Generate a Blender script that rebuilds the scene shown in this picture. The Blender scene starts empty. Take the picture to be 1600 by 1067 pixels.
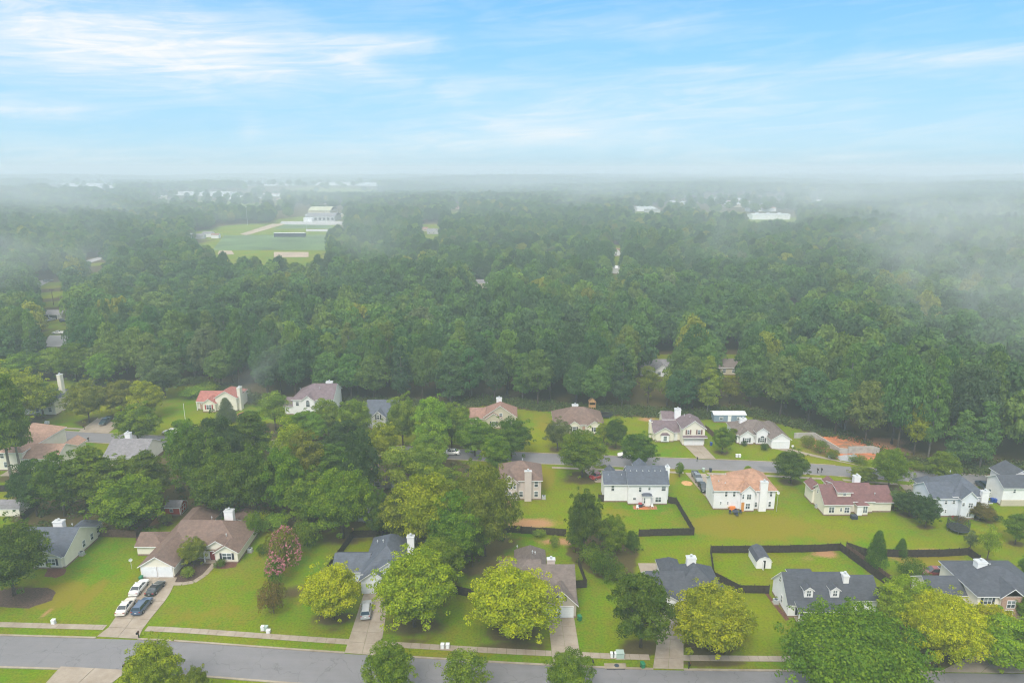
import bpy, math, random, zlib
import numpy as np
from math import radians as R, sin, cos, pi, sqrt

sc = bpy.context.scene
C = sc.collection
rnd = random.Random(7)

# ---------------------------------------------------------------- camera
CAM_H = 75.0
PITCH = 14.3
cam_d = bpy.data.cameras.new('camera')
cam = bpy.data.objects.new('camera', cam_d)
C.objects.link(cam)
cam.location = (0, 0, CAM_H)
cam.rotation_euler = (R(90 - PITCH), 0, 0)
cam_d.sensor_width = 36
cam_d.lens = 24.0
cam_d.clip_end = 30000
cam_d.clip_start = 0.5
sc.camera = cam

# ---------------------------------------------------------------- sky light
SUN_EL, SUN_AZ = 52.0, 200.0       # azimuth from +Y clockwise: behind the camera, a little to the left
world = bpy.data.worlds.new('World')
sc.world = world
world.use_nodes = True
wt = world.node_tree
for n in list(wt.nodes):
    wt.nodes.remove(n)


def nd(t, typ, **kw):
    n = t.nodes.new(typ)
    for k, v in kw.items():
        if k == 'inp':
            for a, b in v.items():
                n.inputs[a].default_value = b
        else:
            setattr(n, k, v)
    return n


def lk(t, a, b):
    t.links.new(a, b)


def mth(t, op, a, b=None, c=None, clamp=False):
    n = t.nodes.new('ShaderNodeMath')
    n.operation = op
    n.use_clamp = clamp
    for i, v in enumerate((a, b, c)):
        if v is None:
            continue
        if isinstance(v, (int, float)):
            n.inputs[i].default_value = v
        else:
            t.links.new(v, n.inputs[i])
    return n.outputs[0]


def mixc(t, f, a, b, mode='MIX'):
    n = t.nodes.new('ShaderNodeMix')
    n.data_type = 'RGBA'
    n.blend_type = mode
    for s, v in ((n.inputs[0], f), (n.inputs[6], a), (n.inputs[7], b)):
        if isinstance(v, (int, float)):
            s.default_value = v
        elif isinstance(v, tuple):
            s.default_value = v if len(v) == 4 else v + (1,)
        else:
            t.links.new(v, s)
    return n.outputs[2]


def ramp(t, f, stops, interp='LINEAR'):
    n = t.nodes.new('ShaderNodeValToRGB')
    n.color_ramp.interpolation = interp
    e = n.color_ramp.elements
    while len(e) > 1:
        e.remove(e[0])
    e[0].position = stops[0][0]
    for i, (p, c) in enumerate(stops):
        el = e[0] if i == 0 else e.new(p)
        el.color = (tuple(c) + (1,)) if not isinstance(c, (int, float)) else (c, c, c, 1)
    t.links.new(f, n.inputs[0])
    return n.outputs[0]


def noise(t, vec, scale, detail=3, rough=0.5, dist=0.0):
    n = t.nodes.new('ShaderNodeTexNoise')
    n.inputs['Scale'].default_value = scale
    n.inputs['Detail'].default_value = detail
    n.inputs['Roughness'].default_value = rough
    n.inputs['Distortion'].default_value = dist
    if vec is not None:
        t.links.new(vec, n.inputs['Vector'])
    return n.outputs['Fac']


def build_sky():
    t = wt
    SK = 0.10
    out = nd(t, 'ShaderNodeOutputWorld')
    bg = nd(t, 'ShaderNodeBackground')
    bg.inputs['Strength'].default_value = SK
    sky = nd(t, 'ShaderNodeTexSky', sky_type='NISHITA', sun_disc=False, sun_elevation=R(SUN_EL),
             sun_rotation=R(SUN_AZ), air_density=1.0, dust_density=0.6, ozone_density=3.0)
    tc = nd(t, 'ShaderNodeTexCoord')
    sep = nd(t, 'ShaderNodeSeparateXYZ')
    lk(t, tc.outputs['Generated'], sep.inputs[0])
    z = sep.outputs[2]
    k = 1.0 / SK
    g = ramp(t, mth(t, 'MAXIMUM', z, 0.0), [
        (0.0, (0.43, 0.69, 0.84)), (0.03, (0.43, 0.74, 0.95)), (0.09, (0.36, 0.71, 1.02)),
        (0.16, (0.28, 0.65, 1.03)), (0.24, (0.20, 0.56, 1.02)), (0.6, (0.24, 0.48, 0.80)), (1.0, (0.20, 0.40, 0.70))])
    kk = 0.47 * k     # the exposure below is set for the ground; the sky in view is that much dimmer
    gs = mixc(t, 1.0, g, (kk, kk, kk), 'MULTIPLY')
    base = mixc(t, 0.92, sky.outputs[0], gs)
    # cirrus laid on a high plane, streaked along x
    az = mth(t, 'DIVIDE', sep.outputs[0], mth(t, 'MAXIMUM', sep.outputs[1], 0.05))
    azs = mth(t, 'ARCTAN2', sep.outputs[0], sep.outputs[1])
    el = z
    comb = nd(t, 'ShaderNodeCombineXYZ')
    lk(t, mth(t, 'MULTIPLY', azs, 2.6), comb.inputs[0])
    lk(t, mth(t, 'MULTIPLY', el, 8.5), comb.inputs[1])
    n1 = noise(t, comb.outputs[0], 2.3, 7, 0.58, 0.9)
    comb2 = nd(t, 'ShaderNodeCombineXYZ')
    lk(t, mth(t, 'MULTIPLY', azs, 3.0), comb2.inputs[0])
    lk(t, mth(t, 'ADD', mth(t, 'MULTIPLY', el, 30.0), mth(t, 'MULTIPLY', azs, -2.0)), comb2.inputs[1])
    n2 = noise(t, comb2.outputs[0], 2.0, 6, 0.62, 1.4)

    def blob(a0, e0, wa, we, amp, tilt=0.0):
        da = mth(t, 'SUBTRACT', azs, a0)
        de = mth(t, 'SUBTRACT', mth(t, 'SUBTRACT', el, e0), mth(t, 'MULTIPLY', da, tilt))
        q = mth(t, 'ADD', mth(t, 'POWER', mth(t, 'ABSOLUTE', mth(t, 'DIVIDE', da, wa)), 2.0),
                mth(t, 'POWER', mth(t, 'ABSOLUTE', mth(t, 'DIVIDE', de, we)), 2.0))
        return mth(t, 'MULTIPLY', mth(t, 'EXPONENT', mth(t, 'MULTIPLY', q, -1.0)), amp)

    def ae(px, py):
        u = (px - 800) / 1066.7
        v = (py - 533.5) / 1066.7
        p = R(PITCH)
        x, y, zz = u, cos(p) - v * sin(p), -sin(p) - v * cos(p)
        l = sqrt(x * x + y * y + zz * zz)
        return math.atan2(x, y), zz / l
    blobs = []
    for (px, py, w, h, amp, tl) in [
        (110, 55, 0.24, 0.052, 0.95, 0.0), (300, 90, 0.16, 0.028, 0.55, 0.0), (590, 68, 0.085, 0.011, 0.55, 0.03),
        (555, 95, 0.03, 0.022, 0.35, 0.0), (620, 130, 0.22, 0.020, 0.32, -0.04), (900, 212, 0.22, 0.030, 0.50, 0.0),
        (840, 205, 0.10, 0.018, 0.35, 0.0), (1100, 150, 0.30, 0.028, 0.34, 0.02), (1120, 112, 0.10, 0.007, 0.35, 0.0),
        (1540, 85, 0.12, 0.009, 0.50, 0.0), (30, 172, 0.08, 0.011, 0.55, 0.0), (60, 245, 0.16, 0.020, 0.45, 0.0),
        (540, 240, 0.13, 0.014, 0.30, 0.0), (960, 45, 0.14, 0.016, 0.28, 0.03), (1320, 245, 0.06, 0.006, 0.3, 0.05),
        (700, 225, 0.05, 0.008, 0.35, -0.1), (390, 200, 0.015, 0.018, 0.25, 0.3), (1400, 205, 0.2, 0.02, 0.2, 0.03)]:
        a0, e0 = ae(px, py)
        blobs.append(blob(a0, e0, w, h, amp, tl))
    s = blobs[0]
    for b in blobs[1:]:
        s = mth(t, 'ADD', s, b)
    nn = mth(t, 'ADD', mth(t, 'MULTIPLY', n1, 0.6), mth(t, 'MULTIPLY', n2, 0.75))
    cover = mth(t, 'MULTIPLY', s, mth(t, 'MAXIMUM', mth(t, 'MULTIPLY', mth(t, 'SUBTRACT', nn, 0.34), 2.1), 0.32))
    thin = mth(t, 'MULTIPLY', mth(t, 'SUBTRACT', nn, 0.62, clamp=True), 0.6)
    # high, mostly closed thin overcast overhead, outside the frame (the soft light of the photograph)
    over = nd(t, 'ShaderNodeMapRange')
    over.inputs['From Min'].default_value = 0.27
    over.inputs['From Max'].default_value = 0.60
    over.inputs['To Max'].default_value = 0.75
    lk(t, z, over.inputs['Value'])
    n3 = noise(t, tc.outputs['Generated'], 3.0, 4, 0.5)
    ov = mth(t, 'MULTIPLY', over.outputs[0], mth(t, 'ADD', 0.6, mth(t, 'MULTIPLY', n3, 0.6)))
    fac = mth(t, 'ADD', mth(t, 'ADD', cover, thin), ov, clamp=True)
    fac = mth(t, 'MULTIPLY', fac, 0.97, clamp=True)
    cl = mixc(t, over.outputs[0], (0.455 * k, 0.462 * k, 0.467 * k), (1.20 * k, 1.14 * k, 1.03 * k))
    col = mixc(t, fac, base, cl)
    lk(t, col, bg.inputs['Color'])
    lk(t, bg.outputs[0], out.inputs['Surface'])


build_sky()
sun_d = bpy.data.lights.new('sun', 'SUN')
sun_d.energy = 1.5
sun_d.angle = R(22)
sun_d.color = (1.0, 0.95, 0.86)
sun = bpy.data.objects.new('sun', sun_d)
C.objects.link(sun)
_a, _e = R(SUN_AZ), R(SUN_EL)
sd = (sin(_a) * cos(_e), cos(_a) * cos(_e), sin(_e))    # towards the sun
from mathutils import Vector, Matrix
sun.rotation_euler = Vector(sd).to_track_quat('Z', 'Y').to_euler()
sun.location = (0, 0, 400)

sc.view_settings.view_transform = 'Standard'
sc.view_settings.look = 'None'
sc.view_settings.exposure = 1.10
sc.view_settings.gamma = 1.0
sc.view_settings.use_curve_mapping = False
sc.render.engine = 'CYCLES'
cy = sc.cycles
cy.use_denoising = True
cy.max_bounces = 5
cy.diffuse_bounces = 3
cy.glossy_bounces = 2
cy.transmission_bounces = 2
cy.transparent_max_bounces = 4
cy.volume_bounces = 1
cy.pixel_filter_type = 'BLACKMAN_HARRIS'
cy.filter_width = 1.15
cy.use_adaptive_sampling = True
cy.adaptive_threshold = 0.02
cy.caustics_reflective = False
cy.caustics_refractive = False


# ---------------------------------------------------------------- survey helpers: photograph point -> place on the ground
_c, _s = cos(R(PITCH)), sin(R(PITCH))


def G(px, py, z=0.0):
    u = (px - 800) / 1066.7
    v = (py - 533.5) / 1066.7
    d = (u, _c - v * _s, -_s - v * _c)
    k = (z - CAM_H) / d[2]
    return d[0] * k, d[1] * k


def height_at(x, y, py):
    v = (py - 533.5) / 1066.7
    # (y*s + zz*c) = -v*(y*c - zz*s)
    zz = -(y * _s + v * y * _c) / (_c - v * _s)
    return zz + CAM_H


def pxm(y):
    return 1066.7 / (y * _c + CAM_H * _s)


def inpoly(x, y, P):
    r = False
    j = len(P) - 1
    for i in range(len(P)):
        xi, yi = P[i]
        xj, yj = P[j]
        if (yi > y) != (yj > y) and x < (xj - xi) * (y - yi) / (yj - yi) + xi:
            r = not r
        j = i
    return r


def interp(pts, x):
    if x <= pts[0][0]:
        return pts[0][1]
    for (a, b), (c, d) in zip(pts, pts[1:]):
        if x <= c:
            return b + (d - b) * (x - a) / (c - a)
    return pts[-1][1]


def terrain(x, y):
    f = max(0.0, min(1.0, (y - 950) / 1500.0))
    if f == 0:
        return 0.0
    return f * (9 * sin(x * 0.0021 + 1.3) * cos(y * 0.0017) + 6 * sin(x * 0.0047 - y * 0.0031) + 5 * sin(y * 0.0060 + x * 0.0011))


# ---------------------------------------------------------------- materials
MATS = {}


def mat(name, col, rough=0.8, var=0.12, vs=1.5, bump=0.0, bs=30.0, metal=0.0, spec=0.3, coat=0.0, extra=None):
    m = bpy.data.materials.new(name)
    m.use_nodes = True
    t = m.node_tree
    b = t.nodes['Principled BSDF']
    b.inputs['Roughness'].default_value = rough
    b.inputs['Metallic'].default_value = metal
    b.inputs['Specular IOR Level'].default_value = spec
    b.inputs['Coat Weight'].default_value = coat
    geo = nd(t, 'ShaderNodeNewGeometry')
    P = geo.outputs['Position']
    n = noise(t, P, vs, 4, 0.6)
    lo = tuple(c * (1 - var) for c in col)
    hi = tuple(min(1, c * (1 + var)) for c in col)
    cc = ramp(t, n, [(0.3, lo), (0.7, hi)])
    h = None
    if extra:
        cc, h = extra(t, P, cc)
    lk(t, cc, b.inputs['Base Color'])
    if bump or h is not None:
        bm = nd(t, 'ShaderNodeBump')
        bm.inputs['Strength'].default_value = bump or 0.5
        bm.inputs['Distance'].default_value = 0.03
        lk(t, h if h is not None else noise(t, P, bs, 3), bm.inputs['Height'])
        lk(t, bm.outputs[0], b.inputs['Normal'])
    MATS[name] = m
    return m


def ex_siding(pitch=0.16):
    def f(t, P, cc):
        s = nd(t, 'ShaderNodeSeparateXYZ')
        lk(t, P, s.inputs[0])
        saw = mth(t, 'FRACT', mth(t, 'DIVIDE', s.outputs[2], pitch))
        n = noise(t, P, 0.45, 5, 0.65)
        cc = mixc(t, mth(t, 'MULTIPLY', mth(t, 'SUBTRACT', n, 0.5, clamp=True), 0.25), cc, (0.30, 0.29, 0.24))
        return cc, mth(t, 'MULTIPLY', saw, -1.0)
    return f


def ex_shingle(t, P, cc):
    # weathered courses: blocks of slightly different granule colour plus long streaks
    mp = nd(t, 'ShaderNodeMapping')
    mp.inputs['Scale'].default_value = (2.2, 2.2, 9.0)
    lk(t, P, mp.inputs[0])
    v = nd(t, 'ShaderNodeTexVoronoi')
    v.inputs['Scale'].default_value = 1.0
    lk(t, mp.outputs[0], v.inputs['Vector'])
    sp = nd(t, 'ShaderNodeSeparateXYZ')
    lk(t, v.outputs['Color'], sp.inputs[0])
    k = mth(t, 'ADD', 0.88, mth(t, 'MULTIPLY', sp.outputs[0], 0.22))
    cc = mixc(t, 1.0, cc, k, 'MULTIPLY')
    n = noise(t, P, 0.35, 4, 0.6)
    cc = mixc(t, mth(t, 'MULTIPLY', mth(t, 'SUBTRACT', n, 0.5, clamp=True), 0.8), cc, (0.085, 0.082, 0.078))
    return cc, sp.outputs[1]


def ex_brick(t, P, cc):
    br = nd(t, 'ShaderNodeTexBrick')
    br.inputs['Scale'].default_value = 5.0
    br.inputs['Color1'].default_value = (0.36, 0.17, 0.11, 1)
    br.inputs['Color2'].default_value = (0.50, 0.33, 0.24, 1)
    br.inputs['Mortar'].default_value = (0.5, 0.45, 0.4, 1)
    sx = nd(t, 'ShaderNodeSeparateXYZ')
    lk(t, P, sx.inputs[0])
    cb = nd(t, 'ShaderNodeCombineXYZ')
    lk(t, mth(t, 'ADD', sx.outputs[0], sx.outputs[1]), cb.inputs[0])
    lk(t, sx.outputs[2], cb.inputs[1])
    lk(t, cb.outputs[0], br.inputs['Vector'])
    return br.outputs['Color'], br.outputs['Fac']


def ex_concrete(t, P, cc):
    n = noise(t, P, 0.35, 5, 0.7)
    cc = mixc(t, mth(t, 'MULTIPLY', mth(t, 'SUBTRACT', n, 0.42, clamp=True), 2.2, clamp=True), cc, (0.19, 0.135, 0.085))
    n2 = noise(t, P, 2.5, 5, 0.7)
    cc = mixc(t, mth(t, 'MULTIPLY', n2, 0.35), cc, (0.22, 0.19, 0.16))
    return cc, noise(t, P, 25, 3)


def ex_asphalt(t, P, cc):
    mp = nd(t, 'ShaderNodeMapping')
    mp.inputs['Scale'].default_value = (0.03, 0.5, 0.5)
    lk(t, P, mp.inputs[0])
    n = noise(t, mp.outputs[0], 1.6, 5, 0.65)
    cc = mixc(t, mth(t, 'MULTIPLY', mth(t, 'SUBTRACT', n, 0.40, clamp=True), 1.8, clamp=True), cc, (0.20, 0.19, 0.20))
    n2 = noise(t, P, 0.18, 5, 0.7)
    cc = mixc(t, mth(t, 'MULTIPLY', mth(t, 'SUBTRACT', n2, 0.55, clamp=True), 2.0, clamp=True), cc, (0.12, 0.115, 0.12))
    vo = nd(t, 'ShaderNodeTexVoronoi', feature='DISTANCE_TO_EDGE')
    vo.inputs['Scale'].default_value = 0.16
    wv = nd(t, 'ShaderNodeVectorMath', operation='ADD')
    nz = nd(t, 'ShaderNodeTexNoise')
    nz.inputs['Scale'].default_value = 0.5
    lk(t, P, nz.inputs['Vector'])
    sc_ = nd(t, 'ShaderNodeVectorMath', operation='SCALE')
    sc_.inputs['Scale'].default_value = 3.0
    lk(t, nz.outputs['Color'], sc_.inputs[0])
    lk(t, P, wv.inputs[0])
    lk(t, sc_.outputs[0], wv.inputs[1])
    lk(t, wv.outputs[0], vo.inputs['Vector'])
    cr_ = ramp(t, vo.outputs['Distance'], [(0.0, 1.0), (0.012, 0.0)])
    cc = mixc(t, mth(t, 'MULTIPLY', cr_, 0.55), cc, (0.05, 0.05, 0.055))
    n3 = noise(t, P, 5, 4, 0.8)
    cc = mixc(t, 0.25, cc, mixc(t, n3, (0.1, 0.1, 0.1), (0.32, 0.31, 0.31)))
    return cc, noise(t, P, 40, 2)


for nm, c in [('white_siding', (.80, .79, .80)), ('cream_siding', (.76, .71, .60)), ('tan_siding', (.46, .40, .33)),
              ('grey_siding', (.45, .45, .44)), ('blue_siding', (.22, .29, .38)), ('bluish_white_siding', (.70, .73, .78)),
              ('red_siding', (.42, .05, .03)), ('beige_siding', (.52, .46, .35)), ('pink_beige_siding', (.58, .50, .46))]:
    mat(nm, c, 0.6, 0.05, 0.8, 0.35, extra=ex_siding())
for nm, c in [('slate_shingle', (.085, .098, .125)), ('charcoal_shingle', (.066, .073, .09)), ('brown_shingle', (.165, .110, .088)),
              ('taupe_shingle', (.155, .125, .112)), ('orange_shingle', (.36, .205, .135)), ('maroon_shingle', (.165, .082, .080)),
              ('red_shingle', (.33, .125, .10)), ('salmon_shingle', (.36, .22, .16)), ('plum_shingle', (.155, .115, .125)),
              ('rust_shingle', (.26, .15, .115)), ('grey_shingle', (.20, .19, .20))]:
    mat(nm, c, 0.75, 0.18, 1.2, 0.4, extra=ex_shingle)
mat('white_trim', (.84, .83, .83), 0.5, 0.04)
mat('garage_door', (.78, .79, .80), 0.45, 0.04)
mat('white_metal', (.66, .67, .69), 0.35, 0.08)
mat('foundation_brick', (.24, .16, .12), 0.9, 0.25, 2.0)
mat('red_brick', (.4, .2, .14), 0.85, 0.2, extra=ex_brick)
mat('concrete', (.35, .29, .225), 0.55, 0.12, 0.6, 0.2, spec=0.5, extra=ex_concrete)
mat('kerb_concrete', (.34, .29, .22), 0.7, 0.15, 0.8, 0.2, extra=ex_concrete)
mat('wall_concrete', (.40, .39, .36), 0.75, 0.2, 0.9, 0.3)
mat('asphalt', (.15, .145, .155), 0.62, 0.1, 0.5, 0.25, spec=0.5, extra=ex_asphalt)
mat('patch_asphalt', (.13, .13, .145), 0.62, 0.1, 0.5, 0.2, spec=0.5)
mat('mulch', (.075, .048, .036), 0.95, 0.5, 3.0, 0.8, 12)
mat('red_mulch', (.12, .05, .035), 0.95, 0.4, 3.0, 0.8, 12)
def ex_clay(t, P, cc):
    n = noise(t, P, 0.22, 6, 0.75, .5)
    cc = mixc(t, ramp(t, n, [(0.45, 0.0), (0.62, 1.0)]), cc, (0.20, 0.135, 0.085))
    n2 = noise(t, P, 1.4, 5, 0.7)
    return mixc(t, mth(t, 'MULTIPLY', n2, .25), cc, (0.36, 0.22, 0.13)), noise(t, P, 3, 5)


mat('clay', (.56, .17, .06), 0.95, 0.35, 0.5, 0.6, extra=ex_clay)
mat('gravel', (.34, .35, .36), 0.95, 0.25, 4.0, 0.6, 10)
mat('dark_fence_wood', (.040, .029, .026), 0.85, 0.45, 2.0, 0.3)
mat('brown_fence_wood', (.11, .065, .048), 0.85, 0.4, 2.0, 0.3)
mat('orange_wood', (.50, .28, .12), 0.8, 0.2, 2.0)
mat('bark', (.10, .075, .058), 0.95, 0.35, 3.0, 0.6, 8)
mat('grey_bark', (.22, .195, .17), 0.95, 0.3, 3.0, 0.6, 8)
mat('black_paint', (.015, .015, .017), 0.4, 0.1)
mat('rubber', (.02, .02, .02), 0.8, 0.1)
mat('steel', (.45, .46, .48), 0.35, 0.1, metal=0.8)
mat('galvanised', (.55, .57, .58), 0.45, 0.1, metal=0.3)
mat('shutter_dark', (.035, .04, .055), 0.5, 0.1)
mat('shutter_red', (.40, .04, .05), 0.5, 0.1)
mat('shutter_brown', (.20, .10, .085), 0.5, 0.1)
mat('orange_door', (.62, .27, .07), 0.5, 0.1)
mat('glass', (.045, .06, .075), 0.12, 0.3, 0.7, spec=0.5)
mat('blind_glass', (.17, .20, .215), 0.2, 0.3, 0.7, spec=0.5)
mat('car_glass', (.03, .04, .05), 0.06, 0.1, spec=0.9)
for nm, c in [('white_car_paint', (.74, .73, .70)), ('ivory_car_paint', (.68, .63, .56)), ('black_car_paint', (.012, .02, .022)),
              ('blue_car_paint', (.05, .085, .15)), ('silver_car_paint', (.42, .43, .44)), ('maroon_car_paint', (.22, .035, .04)),
              ('navy_car_paint', (.03, .05, .09)), ('teal_car_paint', (.02, .05, .07)), ('red_car_paint', (.35, .03, .03)), ('grey_car_paint', (.16, .18, .2))]:
    mat(nm, c, 0.28, 0.03, 1.0, coat=0.8, spec=0.5)
mat('red_lens', (.30, .01, .01), 0.2, 0.05)
mat('clear_lens', (.7, .7, .7), 0.1, 0.05)
mat('green_plastic', (.02, .18, .08), 0.5, 0.1)
mat('blue_plastic', (.02, .07, .35), 0.5, 0.1)
mat('dark_plastic', (.04, .05, .07), 0.5, 0.1)
mat('orange_plastic', (.75, .22, .05), 0.5, 0.1)
mat('yellow_plastic', (.75, .62, .10), 0.5, 0.1)
mat('pale_green_metal', (.36, .45, .40), 0.5, 0.1)
mat('white_plastic', (.75, .76, .76), 0.5, 0.05)
mat('pink_paint', (.46, .17, .19), 0.5, 0.1)
mat('far_roof_white', (.60, .61, .61), 0.5, 0.06)
mat('far_roof_rust', (.42, .24, .18), 0.7, 0.2)
mat('far_roof_yellow', (.40, .40, .27), 0.6, 0.1)
mat('pale_lot', (.36, .35, .34), 0.8, 0.2, 0.05)
mat('tan_lot', (.34, .26, .19), 0.9, 0.2, 0.05)
mat('far_road', (.34, .33, .34), 0.8, 0.1, 0.05)
mat('field_grass', (.08, .135, .04), 0.9, 0.4, 0.02)
mat('screen_mesh', (.05, .06, .05), 0.8, 0.2)


def leaf_material(name, trans=0.32, default=(0.06, 0.12, 0.02)):
    m = bpy.data.materials.new(name)
    m.use_nodes = True
    t = m.node_tree
    for n in list(t.nodes):
        t.nodes.remove(n)
    out = nd(t, 'ShaderNodeOutputMaterial')
    at = nd(t, 'ShaderNodeAttribute', attribute_type='INSTANCER', attribute_name='tint')
    tn = nd(t, 'ShaderNodeAttribute', attribute_type='GEOMETRY', attribute_name='tone')
    hs = nd(t, 'ShaderNodeHueSaturation')
    lk(t, at.outputs['Color'], hs.inputs['Color'])
    # tone: 0..1 per leaf clump, warmer and lighter as it grows (young growth), independent of the light
    v = mth(t, 'ADD', 0.50, mth(t, 'MULTIPLY', tn.outputs['Fac'], 1.1))
    lk(t, v, hs.inputs['Value'])
    lk(t, mth(t, 'SUBTRACT', 0.527, mth(t, 'MULTIPLY', tn.outputs['Fac'], 0.055)), hs.inputs['Hue'])
    hs.inputs['Saturation'].default_value = 1.0
    d = nd(t, 'ShaderNodeBsdfDiffuse')
    tr = nd(t, 'ShaderNodeBsdfTranslucent')
    gl = nd(t, 'ShaderNodeBsdfGlossy')
    gl.inputs['Roughness'].default_value = 0.5
    lk(t, hs.outputs[0], d.inputs[0])
    lk(t, mixc(t, 1.0, hs.outputs[0], (1.1, 1.2, 0.7), 'MULTIPLY'), tr.inputs[0])
    mx = nd(t, 'ShaderNodeMixShader')
    mx.inputs[0].default_value = trans
    lk(t, d.outputs[0], mx.inputs[1])
    lk(t, tr.outputs[0], mx.inputs[2])
    mx2 = nd(t, 'ShaderNodeMixShader')
    mx2.inputs[0].default_value = 0.008
    lk(t, mx.outputs[0], mx2.inputs[1])
    lk(t, gl.outputs[0], mx2.inputs[2])
    lk(t, mx2.outputs[0], out.inputs['Surface'])
    MATS[name] = m
    return m


leaf_material('leaf')


# ---------------------------------------------------------------- mesh builder
def tag(o, label=None, cat=None, group=None, kind=None):
    if label:
        o['label'] = label
    if cat:
        o['category'] = cat
    if group:
        o['group'] = group
    if kind:
        o['kind'] = kind
    return o


def empty(name, loc, label, cat, group=None, rz=0.0):
    o = bpy.data.objects.new(name, None)
    C.objects.link(o)
    o.location = loc
    o.rotation_euler = (0, 0, rz)
    o.empty_display_size = 0.5
    tag(o, label, cat, group)
    return o


class MB:
    def __init__(s):
        s.v = []
        s.f = []
        s.m = []

    def face(s, pts, m=0):
        i = len(s.v)
        s.v += [tuple(p) for p in pts]
        s.f.append(tuple(range(i, i + len(pts))))
        s.m.append(m)

    def box(s, x0, x1, y0, y1, z0, z1, m=0, top=None):
        i = len(s.v)
        if top is None:
            top = (x0, x1, y0, y1)
        s.v += [(x0, y0, z0), (x1, y0, z0), (x1, y1, z0), (x0, y1, z0),
                (top[0], top[2], z1), (top[1], top[2], z1), (top[1], top[3], z1), (top[0], top[3], z1)]
        for q in ((0, 3, 2, 1), (4, 5, 6, 7), (0, 1, 5, 4), (1, 2, 6, 5), (2, 3, 7, 6), (3, 0, 4, 7)):
            s.f.append(tuple(i + k for k in q))
            s.m.append(m)
        return s

    def cyl(s, x, y, z0, z1, r0, r1=None, n=10, m=0):
        r1 = r0 if r1 is None else r1
        return s.tube([(x, y, z0), (x, y, z1)], [r0, r1], n, m)

    def tube(s, P, rad, n=6, m=0, cap=True):
        i0 = len(s.v)
        P = [Vector(p) for p in P]
        for k, p in enumerate(P):
            d = (P[min(k + 1, len(P) - 1)] - P[max(k - 1, 0)])
            if d.length < 1e-6:
                d = Vector((0, 0, 1))
            d.normalize()
            a = d.cross(Vector((0, 0, 1)) if abs(d.z) < 0.9 else Vector((1, 0, 0))).normalized()
            b = d.cross(a)
            for j in range(n):
                t = 2 * pi * j / n
                s.v.append(tuple(p + (a * cos(t) + b * sin(t)) * rad[k]))
        for k in range(len(P) - 1):
            for j in range(n):
                a = i0 + k * n + j
                b = i0 + k * n + (j + 1) % n
                s.f.append((a, b, b + n, a + n))
                s.m.append(m)
        if cap:
            s.f.append(tuple(i0 + j for j in range(n))[::-1])
            s.f.append(tuple(i0 + (len(P) - 1) * n + j for j in range(n)))
            s.m += [m, m]
        return s

    def build(s, name, mats, parent=None, off=(0, 0, 0), smooth=False, label=None):
        me = bpy.data.meshes.new(name)
        me.from_pydata([(a - off[0], b - off[1], c - off[2]) for a, b, c in s.v], [], s.f)
        for m in (mats if isinstance(mats, (list, tuple)) else [mats]):
            me.materials.append(MATS[m] if isinstance(m, str) else m)
        me.polygons.foreach_set('material_index', s.m)
        if smooth:
            me.polygons.foreach_set('use_smooth', [True] * len(s.f))
        me.update()
        o = bpy.data.objects.new(name, me)
        C.objects.link(o)
        if parent is not None:
            o.parent = parent
        elif off != (0, 0, 0):
            o.location = off
        if label:
            o['label'] = label
        return o


def copy_tree(o, parent=None):
    c = o.copy()
    C.objects.link(c)
    c.parent = parent
    for ch in list(o.children):
        copy_tree(ch, c)
    return c


def polysheet(name, pts, z, m, kind=None, jitter=0.0, parent=None):
    """flat irregular sheet on the ground, its outline subdivided and made uneven"""
    rr = random.Random(len(name) * 31 + len(pts))
    P = []
    for (a, b), (c, d) in zip(pts, pts[1:] + pts[:1]):
        n = max(1, int(math.hypot(c - a, d - b) / 0.8)) if jitter else 1
        for k in range(n):
            f = k / n
            P.append((a + (c - a) * f + rr.uniform(-jitter, jitter), b + (d - b) * f + rr.uniform(-jitter, jitter), z))
    mb = MB()
    mb.face(P)
    o = mb.build(name, m, parent)
    if kind:
        o['kind'] = kind
    return o

# ---------------------------------------------------------------- ground
EDGE_PX = [(-400, 590), (0, 600), (110, 592), (200, 612), (300, 600), (385, 628), (440, 640), (560, 634), (700, 640), (760, 632),
           (840, 640), (1000, 650), (1100, 654), (1165, 648), (1245, 668), (1290, 682), (1340, 692), (1400, 722),
           (1450, 737), (1600, 742), (1800, 748)]
EDGE = sorted(G(a, b) for a, b in EDGE_PX)


def W(pts):
    return [G(a, b) for a, b in pts]


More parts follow.
